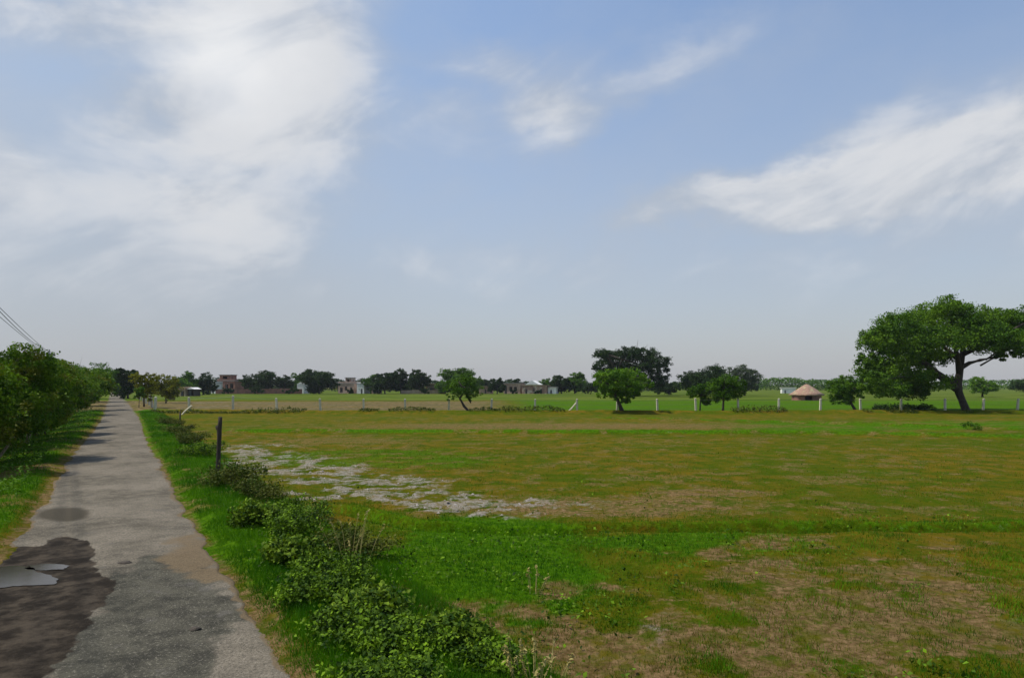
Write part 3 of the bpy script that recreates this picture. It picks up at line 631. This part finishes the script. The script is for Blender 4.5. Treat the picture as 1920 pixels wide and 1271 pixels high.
# --- low bushes
def bush(name, label, px, py, w, h, leaf, nleaf=2600, ls=.05, group=None, n=9, stems=5, cat='bush', aspect=.7):
    x, y = G(px, py)
    bl = [(x, y, h*.40, w*.40, w*.36, h*.42)]
    for i in range(n):
        t = 2*math.pi*i/n+random.random(); q = random.uniform(.25, .5)
        bl.append((x+w*q*math.cos(t), y+w*q*math.sin(t), h*random.uniform(.2, .66), w*random.uniform(.16, .26), w*random.uniform(.16, .26), h*random.uniform(.2, .34)))
    z0 = float(ground_z(np.array([x]), np.array([y]))[0]) if y < 100 else 0
    root = empty(name, (x, y, z0), label=label, cat=cat, group=group)
    rel = [(b[0]-x, b[1]-y, b[2], *b[3:]) for b in bl]
    mb = MB()
    for k in range(stems):
        b = random.choice(rel); e = Vector((b[0], b[1], b[2]+b[5]*.6)); s = Vector((b[0]*.02, b[1]*.02, -.04))
        mb.tube([s, s.lerp(e, .5)+Vector((0, 0, .06*h)), e], [.012*h*2, .008*h*2, .004*h*2], 5)
    mb.build('stem', M['bark'], root, True)
    C = blob_points(rel, nleaf, .22, 14, .3); C[:, 2] = np.abs(C[:, 2]-.02)+.02
    V, Fc = leaves(C, ls, aspect, .9); mesh_np('foliage', V, Fc, M[leaf], root)
    return root
bush('low_bush', 'low nearly black bush under the left half of the giant tree', 1672, 771, 3.6, .75, 'leaf_dark', 2200, .16, cat='bush')
bush('low_bush', 'low dark bush left of the leaning giant trunk', 1722, 771, 2.6, .8, 'leaf_dark', 1600, .16, cat='bush')
bush('low_bush', 'tiny round bush alone in the green strip near the right picture edge', 1822, 806, .9, .5, 'leaf_mid', 600, .08, cat='bush')
HED = [ # px, py(base), width, height, leaf, words
 (318,800,1.3,.55,'leaf_dry','small half dry bush farthest up the row, beside the green verge'),
 (338,818,1.2,.55,'leaf_dry','scrubby bush second farthest up the row, before the fields'),
 (358,838,1.2,.6,'leaf_dry','brownish bush up the row, halfway between far end and the dark post'),
 (378,862,1.2,.55,'leaf_bush','small bush just up the road from the dark wooden post'),
 (432,922,1.3,.62,'leaf_dry','dark brownish bush wrapped round the foot of the dark wooden post'),
 (486,944,1.2,.5,'leaf_dry','dark brownish bush right of the post bush, before the white crust'),
 (555,975,1.25,.42,'leaf_bush','low green bush in front of the white crusted patch'),
 (452,1000,1.0,.45,'leaf_bush','dark green bush nearest the road, below the wooden post'),
 (520,1020,1.25,.52,'leaf_bush','leafy green bush in the middle of the row, left of the brown dry one'),
 (625,1048,1.2,.50,'leaf_dry','brownish bush with pale dry stalks rising from it'),
 (520,1075,1.1,.5,'leaf_bush','bright leafy bush bulging toward the road, left of the dry stalks'),
 (600,1110,1.2,.5,'leaf_bush','dense leafy bush in front of the dry stalks'),
 (560,1150,.95,.42,'leaf_bush','leafy bush on the road side, level with the dark road patch'),
 (660,1180,1.0,.42,'leaf_bush','broad leafy bush on the field side of the near row'),
 (625,1225,.95,.4,'leaf_bush','leafy bush near the bottom of the picture, road side'),
 (720,1250,.85,.34,'leaf_bush','leafy bush at the bottom of the picture, middle of three'),
 (810,1215,.8,.28,'leaf_bush','low leafy bush out in the grass, right of the row'),
 (880,1262,.75,.26,'leaf_bush','lowest leafy bush at the right end, beside the dry stalks'),
 (700,1345,1.0,.4,'leaf_bush','nearest leafy bush, cut by the bottom of the picture'),
]
for ih, (px, py, w, h, lf, lab) in enumerate(HED):
    near = py > 940
    if lf == 'leaf_bush' and ih % 3 == 1: lf = 'leaf_bush2'; w *= .85
    if py > 990: px += 32; w *= .9
    if near: w *= .84; h *= .92 if py < 1060 else .66
    bush('roadside_bush', lab, px, py, w, h, lf, 3000 if near else 2400, (.062 if lf == 'leaf_bush2' else .043) if near else .06, group='bushes in a row between the road and the field', stems=9)

def clod(label, px, py, r):
    x, y = G(px, py); mb = MB(); n = 10; V = [(0, 0, r*.42)]
    for j, (q, zz) in enumerate([(.55, .36), (.95, .12), (1.05, -.1)]):
        for k in range(n):
            t = 2*math.pi*k/n; w = q*r*random.uniform(.75, 1.2); V.append((w*math.cos(t)*1.25, w*math.sin(t), zz*r*random.uniform(.8, 1.1)))
    Fc = [(0, 1+k, 1+(k+1) % n) for k in range(n)]+[(1+j*n+k, 1+(j+1)*n+k, 1+(j+1)*n+(k+1) % n, 1+j*n+(k+1) % n) for j in range(2) for k in range(n)]
    mb.v = V; mb.f = Fc; o = mb.build('dirt_clod', M['bark'], None, True); o.location = (x, y, .085); tag(o, label, 'clod')
clod('small dark clod lying on the road right of the wet patch', 234, 1067, .075)
clod('small dark clod lying on the near right half of the road', 366, 1194, .045)
# dry stalk clumps
def stalks(label, px, py, h, n, spread, seed=True):
    x, y = G(px, py); z0 = float(ground_z(np.array([x]), np.array([y]))[0])
    root = empty('dry_grass_clump', (x, y, z0), label=label, cat='dry grass', group='clumps of pale dry grass stalks')
    mb = MB(); V = []
    for k in range(n):
        a = random.uniform(0, 6.28); r0 = random.uniform(0, spread*.4); l = random.uniform(.12, .42)*h; hh = h*random.uniform(.55, 1)
        s = Vector((r0*math.cos(a), r0*math.sin(a), 0)); e = s+Vector((l*math.cos(a), l*math.sin(a), hh)); m_ = s.lerp(e, .55)+Vector((0, 0, .1*hh))
        mb.tube([s, m_, e], [.004, .003, .002], 4); 
        for q in range(9): V.append(e+(m_-e)*(q*.045)+Vector((random.gauss(0, .008), random.gauss(0, .008), random.gauss(0, .01))))
        for q in range(3): V.append(s.lerp(m_, random.random()))
    mb.build('stalk', M['straw'], root)
    v, f = leaves(np.array([tuple(p) for p in V]), .045, .35); tag(mesh_np('seed_head', v, f, M['straw'], root), kind='stuff')
stalks('pale dry grass stalks rising from the brownish bush, taller pair leaning right', 655, 1075, .75, 12, .6)
stalks('single pale dry seed stalk clump in the green grass of the near field', 1003, 1110, .34, 6, .3)
stalks('pale yellow stalks at the bottom edge of the picture, near the centre', 1000, 1290, .36, 26, .7)
stalks('short pale stalks beside the white crusted ground', 590, 985, .3, 8, .5)

# ------------------------------------------------------------------ grass (uncountable)
def blades(name, N, sampler, hgt, wid, mat, parent=None):
    x, y, k = sampler(N); z = ground_z(x, y)
    n = len(x); a = rng.uniform(0, 2*np.pi, n); h = hgt*rng.uniform(.45, 1.3, n)*k; ln = h*rng.uniform(.1, .8, n)
    b = rng.uniform(0, 2*np.pi, n); w = wid*rng.uniform(.7, 1.3, n)*(.55+y*.045)
    B = np.stack([x, y, z-.01], 1); D = np.stack([np.cos(a)*w/2, np.sin(a)*w/2, a*0], 1)
    T = np.stack([x+np.cos(b)*ln, y+np.sin(b)*ln, z+h], 1)
    V = np.stack([B-D, B+D, T], 1).reshape(-1, 3); Fc = np.arange(3*n).reshape(n, 3)
    o = mesh_np(name, V, Fc, mat); tag(o, kind='stuff'); return o
def depth_samples(N, d0, d1, p=1.6):
    """more samples close by, where single blades show"""
    u = rng.random(N); return (d0**(1-p)+u*(d1**(1-p)-d0**(1-p)))**(1/(1-p))
def verge_r(N):
    y = depth_samples(N, 4.5, 60); off = rng.uniform(-.05, 2.4, N)**1.0; x = ER(y)+off; n = fbm(x*2, y*2)
    keep = (n > .28)*(rng.random(N) > sm(.25, 0, off)*.5); x, y, n, off = x[keep], y[keep], n[keep], off[keep]
    return x, y, (.6+n*.8)*sm(-.15, .5, off)
def verge_l(N):
    y = depth_samples(N, 6, 70); off = rng.random(N)**1.3*7; x = EL(y)-off+.05; lush, soil = masks(x, y)[:2]
    keep = rng.random(N) > soil*.95; keep &= x/y > -.85; x, y, off = x[keep], y[keep], off[keep]
    return x, y, (.5+.8*fbm(x*2, y*2))*sm(-.15, .6, off)
def field_s(th):
    def f(N):
        y = depth_samples(N, 5, 34, 1.9); x = rng.uniform(-.62, .85, N)*y; ok = x > ER(y)+1.3; x, y = x[ok], y[ok]
        lush, soil, wh, b1 = masks(x, y)[:4]; n = fbm(x*2.2+3, y*2.2)
        p = np.clip(lush*1.1+sm(.45, .65, n)*.35, 0, 1)*(1-soil*.8)*(1-wh*.8)
        if not th: p = (.30+sm(.42, .6, n)*.5)*(1-lush)*(1-wh*.2)*(1-soil*.55)
        keep = rng.random(len(x)) < p; return x[keep], y[keep], (.45+n[keep]*.7)
    return f
tag(blades('verge_grass', 95000, verge_r, .10, .010, M['grass']), 'bright green grass between the road and the bush row', 'grass')
tag(blades('left_verge_grass', 80000, verge_l, .10, .010, M['grass']), 'bright green grass on the left verge below the trees', 'grass')
tag(blades('field_grass', 230000, field_s(True), .07, .010, M['grass']), 'green grass patches in the near field', 'grass')
tag(blades('field_stubble', 200000, field_s(False), .055, .009, M['fgrass']), 'short olive grass over the brown field', 'grass')
# broadleaf weeds low in the grass
def weeds():
    N = 17000; y = depth_samples(N, 5, 26, 1.7); x = rng.uniform(-.55, .7, N)*y
    n = fbm(x*1.1+40, y*1.1, 4); lush, soil, wh = masks(x, y)[:3]; dr = x-ER(y)
    keep = (dr > .35)*(rng.random(N) < np.clip(sm(.5, .62, n)*(.25+lush), 0, 1)*(1-wh))
    x, y = x[keep], y[keep]; z = ground_z(x, y)+rng.uniform(.02, .13, len(x))
    V, Fc = leaves(np.stack([x, y, z], 1), .05, .7, 1.2)
    o = mesh_np('broadleaf_weeds', V, Fc, M['leaf_bush']); tag(o, 'small broad leaved weeds scattered through the grass', 'weeds', kind='stuff')
    # left verge, scrub under trees
    N = 16000; y = depth_samples(N, 14, 60, 1.5); x = EL(y)-rng.uniform(.6, 5, N); n = fbm(x*1.3+11, y*1.3)
    keep = n > .5; x, y = x[keep], y[keep]; z = rng.uniform(.02, .3, len(x))
    V, Fc = leaves(np.stack([x, y, z+ground_z(x, y)], 1), .08, .6, 1.0)
    o = mesh_np('undergrowth', V, Fc, M['leaf_mid']); tag(o, 'leafy undergrowth at the foot of the left trees', 'undergrowth', kind='stuff')
    # scrub along the far bund
    N = 9000; t = rng.random(N); px = 285+t*1650; p = np.array([G(a, 775) for a in px]); x = p[:, 0]; y = p[:, 1]+rng.normal(0, .35, N)
    n = fbm(x*.35+2, y*0+3, 4); left = px < 1100
    keep = (n > .42) & (left | (n > .56)); x, y, n = x[keep], y[keep], n[keep]
    z = ground_z(x, y)+rng.random(len(x))*(.12+.9*np.clip(n-.42, 0, .4))
    V, Fc = leaves(np.stack([x, y, z], 1), .16, .6, .8)
    o = mesh_np('bund_scrub', V, Fc, M['leaf_dry']); tag(o, 'dark low scrub growing along the field bank by the fence', 'scrub', kind='stuff')
    # clods on the white crust
    N = 2600; y = depth_samples(N, 9, 34, 1.3); x = rng.uniform(-.5, .15, N)*y; wh = masks(x, y)[2]; keep = wh > .5; x, y = x[keep], y[keep]
    z = ground_z(x, y)+.01; n = len(x); s = rng.uniform(.010, .042, n)
    base = np.array([(1,0,0),(0,1,0),(-1,0,0),(0,-1,0),(0,0,.7)], float); th = rng.uniform(0, 6.28, n); ct, st = np.cos(th), np.sin(th)
    V = np.zeros((n, 5, 3)); jit = rng.uniform(.7, 1.3, (n, 5, 1)); B = base[None]*jit*s[:, None, None]
    V[:, :, 0] = B[:, :, 0]*ct[:, None]-B[:, :, 1]*st[:, None]+x[:, None]; V[:, :, 1] = B[:, :, 0]*st[:, None]+B[:, :, 1]*ct[:, None]+y[:, None]; V[:, :, 2] = B[:, :, 2]+z[:, None]
    idx = (np.arange(n)*5)[:, None, None]+np.array([(0,1,4),(1,2,4),(2,3,4),(3,0,4)])[None]
    m = rough_mat('pale_clods', (.18, .155, .12), (.35, .315, .285), 9, bump=.2, c3=(.22, .18, .13))
    o = mesh_np('dry_clods', V.reshape(-1, 3), idx.reshape(-1, 3), m); tag(o, 'whitish dried clods of earth in the near field', 'clods', kind='stuff')
weeds()

# ------------------------------------------------------------------ posts
def wooden_post():
    x, y = G(409, 903); h = 1.53; z0 = float(ground_z(np.array([x]), np.array([y]))[0])
    root = empty('wooden_post', (x, y, z0), label='dark crooked wooden post standing in the bush beside the white crusted ground', cat='post')
    mb = MB(); mb.tube([(-.01,0,-.1),(0,0,.3),(.012,.01,.7),(.03,0,1.0),(.028,.0,1.22),(.05,0,1.38),(.055,0,1.53)], [.062,.058,.052,.055,.062,.05,.047], 9)
    mb.build('shaft', M['wood'], root, True)
    k = MB(); k.tube([(.03,0,1.18),(-.02,-.01,1.235),(-.045,-.01,1.30)], [.045,.04,.025], 7); k.build('branch_stub', M['wood'], root, True)
wooden_post()
def small_stick():
    x, y = G(337, 797)
    root = empty('dark_stake', (x, y, 0), label='thin short dark stake in the grass left of the wooden post', cat='stake')
    mb = MB(); mb.tube([(0,0,-.05),(.02,0,.4),(.03,0,.85)], [.06,.05,.045], 7); mb.build('shaft', M['wood'], root, True)
    k = MB(); k.tube([(.02,0,.8),(.12,0,.98),(.22,0,1.02)], [.035,.03,.02], 6); k.build('branch_stub', M['bark_pale'], root, True)
small_stick()

def concrete_post(px, d=61., h=1.3, z=0.0, x=None):
    if x is None: x = X(px, d)
    z0 = float(ground_z(np.array([x]), np.array([d]))[0])
    root = empty('fence_post', (x, d, z0-.02), rz=random.uniform(-.2, .2))
    mb = MB(); w = .085; mb.box(-w, w, -w, w, -.1, h-.05, .012); mb.box(-w+.012, w-.012, -w+.012, w-.012, h-.05, h, .035)
    root.rotation_euler = (random.uniform(-.05, .05), random.uniform(-.07, .07), random.uniform(-.2, .2))
    mb.build('shaft', M['concrete'], root)
    return root
PX = [437,519,601,682,760,841,921,1003,1082,1157,1233,1305,1384,1460,1538,1614,1689,1772,1843,1907]
LB = {437:'leftmost pale concrete post of the cross fence', 519:'second pale concrete post of the cross fence, before the red wall', 601:'pale concrete fence post in line with the broad black tree',
 682:'pale concrete fence post in line with the pink house', 760:'pale concrete fence post below the two lobed village tree', 841:'pale concrete fence post left of the leaning fork tree',
 921:'pale concrete fence post right of the leaning fork tree', 1003:'pale concrete fence post in line with the white gable', 1082:'pale concrete corner post with a slanting brace',
 1157:'concrete fence post half hidden by the light green tree trunk', 1233:'concrete fence post right of the light green tree', 1305:'concrete fence post beside the small sparse tree',
 1384:'concrete fence post right of the thin trunked tree', 1460:'concrete fence post left of the thatched hut', 1538:'concrete fence post in front of the thatched hut', 1614:'concrete fence post touching the dark tree trunk',
 1689:'concrete fence post between the two low dark bushes', 1772:'concrete fence post left of the leaning giant trunk', 1843:'concrete fence post right of the leaning giant trunk', 1907:'last concrete fence post at the right picture edge'}
wire_pts = []
for px in PX:
    r_ = concrete_post(px, 61 if px < 1100 else 61.5); tag(r_, LB[px], 'fence post', 'concrete posts of the fence across the fields'); wire_pts.append(Vector(r_.location))
    if px == 1082:
        b = MB(); b.tube([(-1.0, 0, -.05), (-.5, 0, .42), (.02, 0, 1.02)], [.075, .075, .07], 4); b.build('brace', M['concrete'], r_)
# posts going away beside the road
side = [Vector(wire_pts[0])]
names = ['nearest', 'second nearest', 'third nearest', 'fourth nearest', 'fifth nearest', 'sixth nearest', 'farthest']
cor = concrete_post(355, 61); tag(cor, 'pale concrete fence post left of all others of the cross fence', 'fence post', 'concrete posts of the fence across the fields')
cor2 = concrete_post(290, 61.5); tag(cor2, 'corner post where the cross fence meets the roadside fence', 'fence post', 'concrete posts of the fence across the fields')
rs = [Vector(cor2.location)]
for i, d in enumerate([67, 73.5, 80.5, 88, 97, 108, 122]):
    x = float(ER(d))+2.2; p = concrete_post(0, d, 1.35, x=x); tag(p, 'pale roadside fence post, '+names[i]+' of those along the right verge', 'fence post', 'concrete posts of the fence along the road'); rs.append(Vector(p.location))
def wires(pts, name, label):
    mb = MB()
    for zz in (.35, .75, 1.15):
        for a, b in zip(pts[:-1], pts[1:]):
            m_ = (a+b)/2; mb.tube([a+Vector((0, -.09, zz)), m_+Vector((0, -.09, zz-.03)), b+Vector((0, -.09, zz))], .007, 4, cap=False)
    o = mb.build(name, M['wire'], None); tag(o, label, 'wire')
wires([rs[0], Vector(cor.location)]+wire_pts, 'fence_wire', 'thin strands of wire strung along the cross fence')
wires(rs, 'fence_wire', 'thin strands of wire strung along the roadside fence')

# leaning broken fence stub by the bank
def broken_post():
    x, y = G(343, 777)
    r = empty('broken_post', (x, y, 0), label='pale broken fence post leaning by the dark scrub of the bank', cat='fence post')
    mb = MB(); mb.tube([(-.1,0,-.05),(.2,0,.3),(.75,0,.75)], [.08,.08,.07], 4); mb.build('shaft', M['concrete'], r)
broken_post()

# utility poles and wires on the left
def utility():
    ends = []
    for (x, y, lab) in [(-5.4, 1.5, 'grey concrete utility pole beside the road, outside the left edge'), (X(92, 75), 75, 'grey concrete utility pole hidden in the far left trees')]:
        r = empty('utility_pole', (x, y, 0), rz=R(30), label=lab, cat='utility pole')
        hh = 7.4 if y < 10 else 6.5
        mb = MB(); mb.tube([(0,0,-.3),(0,0,3),(0,0,hh)], [.15,.13,.10], 10); mb.build('shaft', M['grey'], r, True)
        a = MB(); a.box(-.6, .6, -.14, -.06, hh-.6, hh-.48); a.build('crossarm', M['wood'], r)
        for sx in (-.5, 0, .5):
            q = MB(); q.tube([(sx,-.1,hh-.48),(sx,-.1,hh-.4),(sx,-.1,hh-.36),(sx,-.1,hh-.3)], [.03,.05,.03,.045], 8); q.build('insulator', M['white'], r, True)
        ends.append((x, y))
    (x0, y0), (x1, y1) = ends
    dirx = Vector((math.cos(R(30)), math.sin(R(30)), 0))
    for k, (s, lab) in enumerate([(-.5, 'upper overhead wire at the left picture edge'), (0, 'middle overhead wire at the left picture edge'), (.5, 'lower overhead wire at the left picture edge')]):
        mb = MB(); pts = []
        a = Vector((x0, y0, 7.1))+dirx*s; b = Vector((x1, y1, 6.2))+dirx*s
        for i in range(33):
            t = i/32; p = a.lerp(b, t); p.z -= (.28+.75*(k == 2)+.06*k)*4*t*(1-t); pts.append(p)
        o = mb.tube(pts, .016, 5); o = mb.build('overhead_wire', M['wire'], None); tag(o, lab, 'wire', 'overhead wires at the left')
utility()

# ------------------------------------------------------------------ village
def facade(mb, w, h, t, opens, x0=0, y0=0, z0=0):
    xs_ = sorted({0, w, *[o[0] for o in opens], *[o[1] for o in opens]}); zs = sorted({0, h, *[o[2] for o in opens], *[o[3] for o in opens]})
    for a, b in zip(xs_[:-1], xs_[1:]):
        run = None
        for c, d in zip(zs[:-1], zs[1:]):
            hole = any(o[0] <= a and b <= o[1] and o[2] <= c and d <= o[3] for o in opens)
            if not hole: run = (run[0], d) if run else (c, d)
            if hole and run: mb.box(x0+a, x0+b, y0, y0+t, z0+run[0], z0+run[1]); run = None
        if run: mb.box(x0+a, x0+b, y0, y0+t, z0+run[0], z0+run[1])
def house(name, label, px0, px1, ytop, d, wall, opens, depth=5, roofmat='grey', rz=-.28, upper=None, roof='flat', cat='house', over=.25, dz=0):
    w = (px1-px0)/F*d; h = max(1.6, Zt(ytop, d)-dz)
    r = empty(name, (X(px0, d), d, 0), rz, label, cat, 'village houses' if cat == 'house' else None)
    mb = MB(); O = [(a*w, b*w, c*h, e*h) for a, b, c, e in opens]
    facade(mb, w, h, .25, O); mb.box(0, .25, .25, depth, 0, h); mb.box(w-.25, w, .25, depth, 0, h); mb.box(.25, w-.25, depth-.25, depth, 0, h)
    mb.build('wall', M[wall], r)
    if roof == 'flat':
        k = MB(); k.box(-over, w+over, -over, depth+over, h+.003, h+.17); k.build('roof', M[roofmat], r)
        if over < .2:
            k = MB(); k.box(0, w, 0, .15, h+.173, h+.55); k.box(0, .15, .15, depth, h+.173, h+.55); k.box(w-.15, w, .15, depth, h+.173, h+.55); k.build('parapet', M[wall], r)
    else:
        k = MB(); e = over; rh = roof
        v = [(-e,-e,h+.003),(w+e,-e,h+.003),(w+e,depth+e,h+.003),(-e,depth+e,h+.003),(w/2,-e,h+rh),(w/2,depth+e,h+rh)]
        k.v = v; k.f = [(0,3,2,1),(0,1,4),(2,3,5),(1,2,5,4),(3,0,4,5)]; k.build('roof', M[roofmat], r)
    for (a, b, c, e) in O:
        if c < .05:
            q = MB(); q.box(a+.06, a+(b-a)*.5, .12, .17, .02, e-.05); q.build('door', M['wood_door'], r)
        elif b-a > .5:
            q = MB()
            q.box(a, b, .05, .11, c, c+.07); q.box(a, b, .05, .11, e-.07, e); q.box(a, a+.07, .05, .11, c+.07, e-.07); q.box(b-.07, b, .05, .11, c+.07, e-.07); q.box((a+b)/2-.03, (a+b)/2+.03, .05, .11, c+.07, e-.07)
            q.build('window', M['wood_door'], r)
    if upper:
        a, b, hh, um = upper; q = MB(); x0, x1 = a*w, b*w
        facade(q, x1-x0, hh, .2, [((x1-x0)*.3, (x1-x0)*.7, hh*.15, hh*.75)], x0, .3, h+.173); q.box(x0, x0+.2, .5, 3, h+.173, h+.173+hh); q.box(x1-.2, x1, .5, 3, h+.173, h+.173+hh); q.box(x0+.2, x1-.2, 2.8, 3, h+.173, h+.173+hh)
        o = q.build('upper_room', M[um], r); k = MB(); k.box(x0-.2, x1+.2, .1, 3.2, h+.176+hh, h+.32+hh); k.build('slab', M['grey'], o)
    return r
def longwall(name, label, px0, px1, ytop, d, mat, t=.3):
    w = (px1-px0)/F*d; h = Zt(ytop, d); r = empty(name, (X(px0, d), d, 0), 0, label, 'wall')
    mb = MB(); n = max(2, int(w/3)); st = w/n
    for i in range(n): mb.box(i*st+.3*(i > 0), (i+1)*st, 0, t, 0, h*random.uniform(.86, 1.04))
    mb.build('wall_panel', M[mat], r)
    k = MB()
    for i in range(1, n): k.box(i*st, i*st+.3, -.06, t+.06, 0, h*1.07)
    k.build('pillar', M[mat], r); return r

house('brick_house', 'unfinished red brick house with dark openings at the left of the village', 407, 447, 714, 204, 'brick', [(.12,.3,.35,.75),(.45,.62,0,.7),(.72,.9,.4,.78)], 6, 'grey', upper=(.1, .72, 1.6, 'brick'), over=.1)
house('plastered_house', 'narrow pale plastered building left against the brick house', 395, 406, 719, 198, 'white', [(.3,.7,0,.6)], 3, 'grey', over=.1)
longwall('compound_wall', 'long low red brick wall running right from the brick house', 404, 566, 728.5, 192, 'brick')
house('white_shed', 'small bright white shed between dark trees', 557, 571, 720, 197, 'white', [(.3,.7,0,.5)], 3, 'white', over=.1, roof=.5)
house('pink_house', 'pinkish plastered house with a small rooftop room and dark doorways', 634, 668, 719, 200, 'plaster', [(.12,.28,.1,.6),(.42,.55,.3,.7),(.72,.88,0,.62)], 6, 'grey', upper=(.42, .76, 1.5, 'brick_pale'), over=.1)
house('plastered_house', 'plain pale wing at the right side of the pink house', 669, 684, 720, 197, 'white', [(.55,.8,0,.5)], 4, 'grey', over=.1)
house('plastered_house', 'tiny pale hut seen under the middle of the village clump', 697, 708, 726, 193, 'plaster', [(.3,.7,0,.6)], 3, 'grey')
longwall('compound_wall', 'low mud wall below the pointed dark tree', 752, 836, 731, 191, 'mud')
house('mud_house', 'grey brown mud house with an arched dark opening left of the flat topped tree', 799, 822, 720, 200, 'mud', [(.28,.75,0,.55)], 5, 'mud', over=.3)
house('mud_house', 'small beige mud hut right of the flat topped tree', 898, 918, 725, 194, 'plaster', [(.55,.75,0,.6)], 4, 'mud')
house('cream_house', 'cream plastered house with two dark windows', 944, 977, 719, 196, 'plaster', [(.35,.52,.3,.68),(.62,.80,.3,.68),(.08,.2,0,.6)], 5, 'grey')
house('brick_house', 'long low pale brick house right of the cream house', 978, 1026, 723, 194, 'brick_pale', [(.15,.22,0,.6),(.45,.53,.3,.65),(.75,.83,0,.6)], 5, 'mud')
house('white_house', 'white house with a bright gable roof behind the long brick house', 986, 1010, 721, 208, 'white', [(.4,.6,.4,.7)], 5, 'white', roof=1.3)
house('plastered_house', 'short pale house at the right end of the long brick house', 1027, 1043, 726, 193, 'white', [(.3,.5,0,.6)], 4, 'grey')
house('white_shed', 'long low white shed far behind, left of the thatched hut', 1466, 1490, 730.5, 205, 'white', [(.2,.3,0,.6)], 4, 'white')
house('field_shed', 'small open shed with a pale flat roof in front of the dark trees', 336, 350, 731, 150, 'mud', [(.25,.75,0,.75)], 2, 'plaster', over=.15)
house('field_shed', 'low shelter with a pale sloping sheet roof beside the flat roofed shed', 352, 366, 734, 150, 'wood', [(.12,.88,0,.85)], 2, 'white', roof=.4, over=.2)
# thatched hut
def hut():
    d = 108; x0, x1 = X(1495, d), X(1555, d); w = x1-x0; r = empty('thatched_hut', ((x0+x1)/2, d+2.5, 0), 0, 'round pinkish thatched hut with a dark red brick base', 'hut')
    mb = MB(); n = 24; ro, hi = w*.44, .95
    for k in range(n):
        if k in (16, 17): continue
        t0, t1 = 2*math.pi*k/n, 2*math.pi*(k+1)/n; b = len(mb.v)
        for zz in (-.05, hi):
            for q, rr in ((t0, ro), (t1, ro), (t1, ro-.25), (t0, ro-.25)): mb.v.append((rr*math.cos(q), rr*math.sin(q), zz))
        mb.f += [(b,b+1,b+5,b+4),(b+1,b+2,b+6,b+5),(b+2,b+3,b+7,b+6),(b+3,b,b+4,b+7),(b+4,b+5,b+6,b+7)]
    mb.build('wall', M['brick'], r)
    k = MB(); prof = [(w*.50,.80),(w*.52,.92),(w*.43,1.22),(w*.31,1.70),(w*.19,2.15),(w*.08,2.5),(.04,2.66)]; n = 36
    for i, (rr, zz) in enumerate(prof):
        for j in range(n):
            a = 2*math.pi*j/n; q = rr*(1+.05*math.sin(3*a+1)+.03*random.uniform(-1, 1)); k.v.append((q*math.cos(a), q*math.sin(a), zz+random.uniform(-.03, .03)))
    for i in range(len(prof)-1):
        for j in range(n): k.f.append((i*n+j, i*n+(j+1) % n, (i+1)*n+(j+1) % n, (i+1)*n+j))
    k.f.append(tuple(range((len(prof)-1)*n, len(prof)*n))); k.build('roof', M['thatch'], r, True)
hut()
# far tree belt: reads as one mass
def belt(name, label, segs, leaf, ls=.7):
    C = []
    for (p0, p1, yt, d, n) in segs:
        px = rng.uniform(p0, p1, n); h = np.maximum(2.0, (HY-yt)/F*d+H)*(.55+.75*fbm(px*.045, px*0+yt, 4)); y = d+rng.uniform(-6, 6, n)
        z = h*rng.random(n)**.7; C.append(np.stack([(px-960)/F*d+rng.normal(0, .4, n), y, z], 1))
    V, Fc = leaves(np.concatenate(C), ls, .8); o = mesh_np(name, V, Fc, M[leaf]); tag(o, label, 'trees', kind='stuff')
belt('distant_trees', 'far belt of trees along the horizon at the right', [(1425,1640,709,330,7000),(1600,2100,712,360,9000),(1230,1430,717,340,4000)], 'leaf_mid')
belt('distant_trees', 'far belt of trees along the horizon behind the village', [(-300,330,704,300,7000),(330,700,711,270,8500),(700,960,712,275,7000),(960,1240,714,280,6500)], 'leaf_dark')

# ------------------------------------------------------------------ haze
def haze():
    mb = MB(); mb.box(-750, 750, -30, 520, -1.2, 16); m, g, out = new_mat('haze')
    v = g.node('ShaderNodeVolumePrincipled', {'Color': (.80, .86, .95), 'Density': HAZE, 'Anisotropy': .2})
    g.l.new(v.outputs[0], out.inputs['Volume']); o = mb.build('haze', m); tag(o, kind='stuff')
HAZE = .00015
if HAZE: haze()
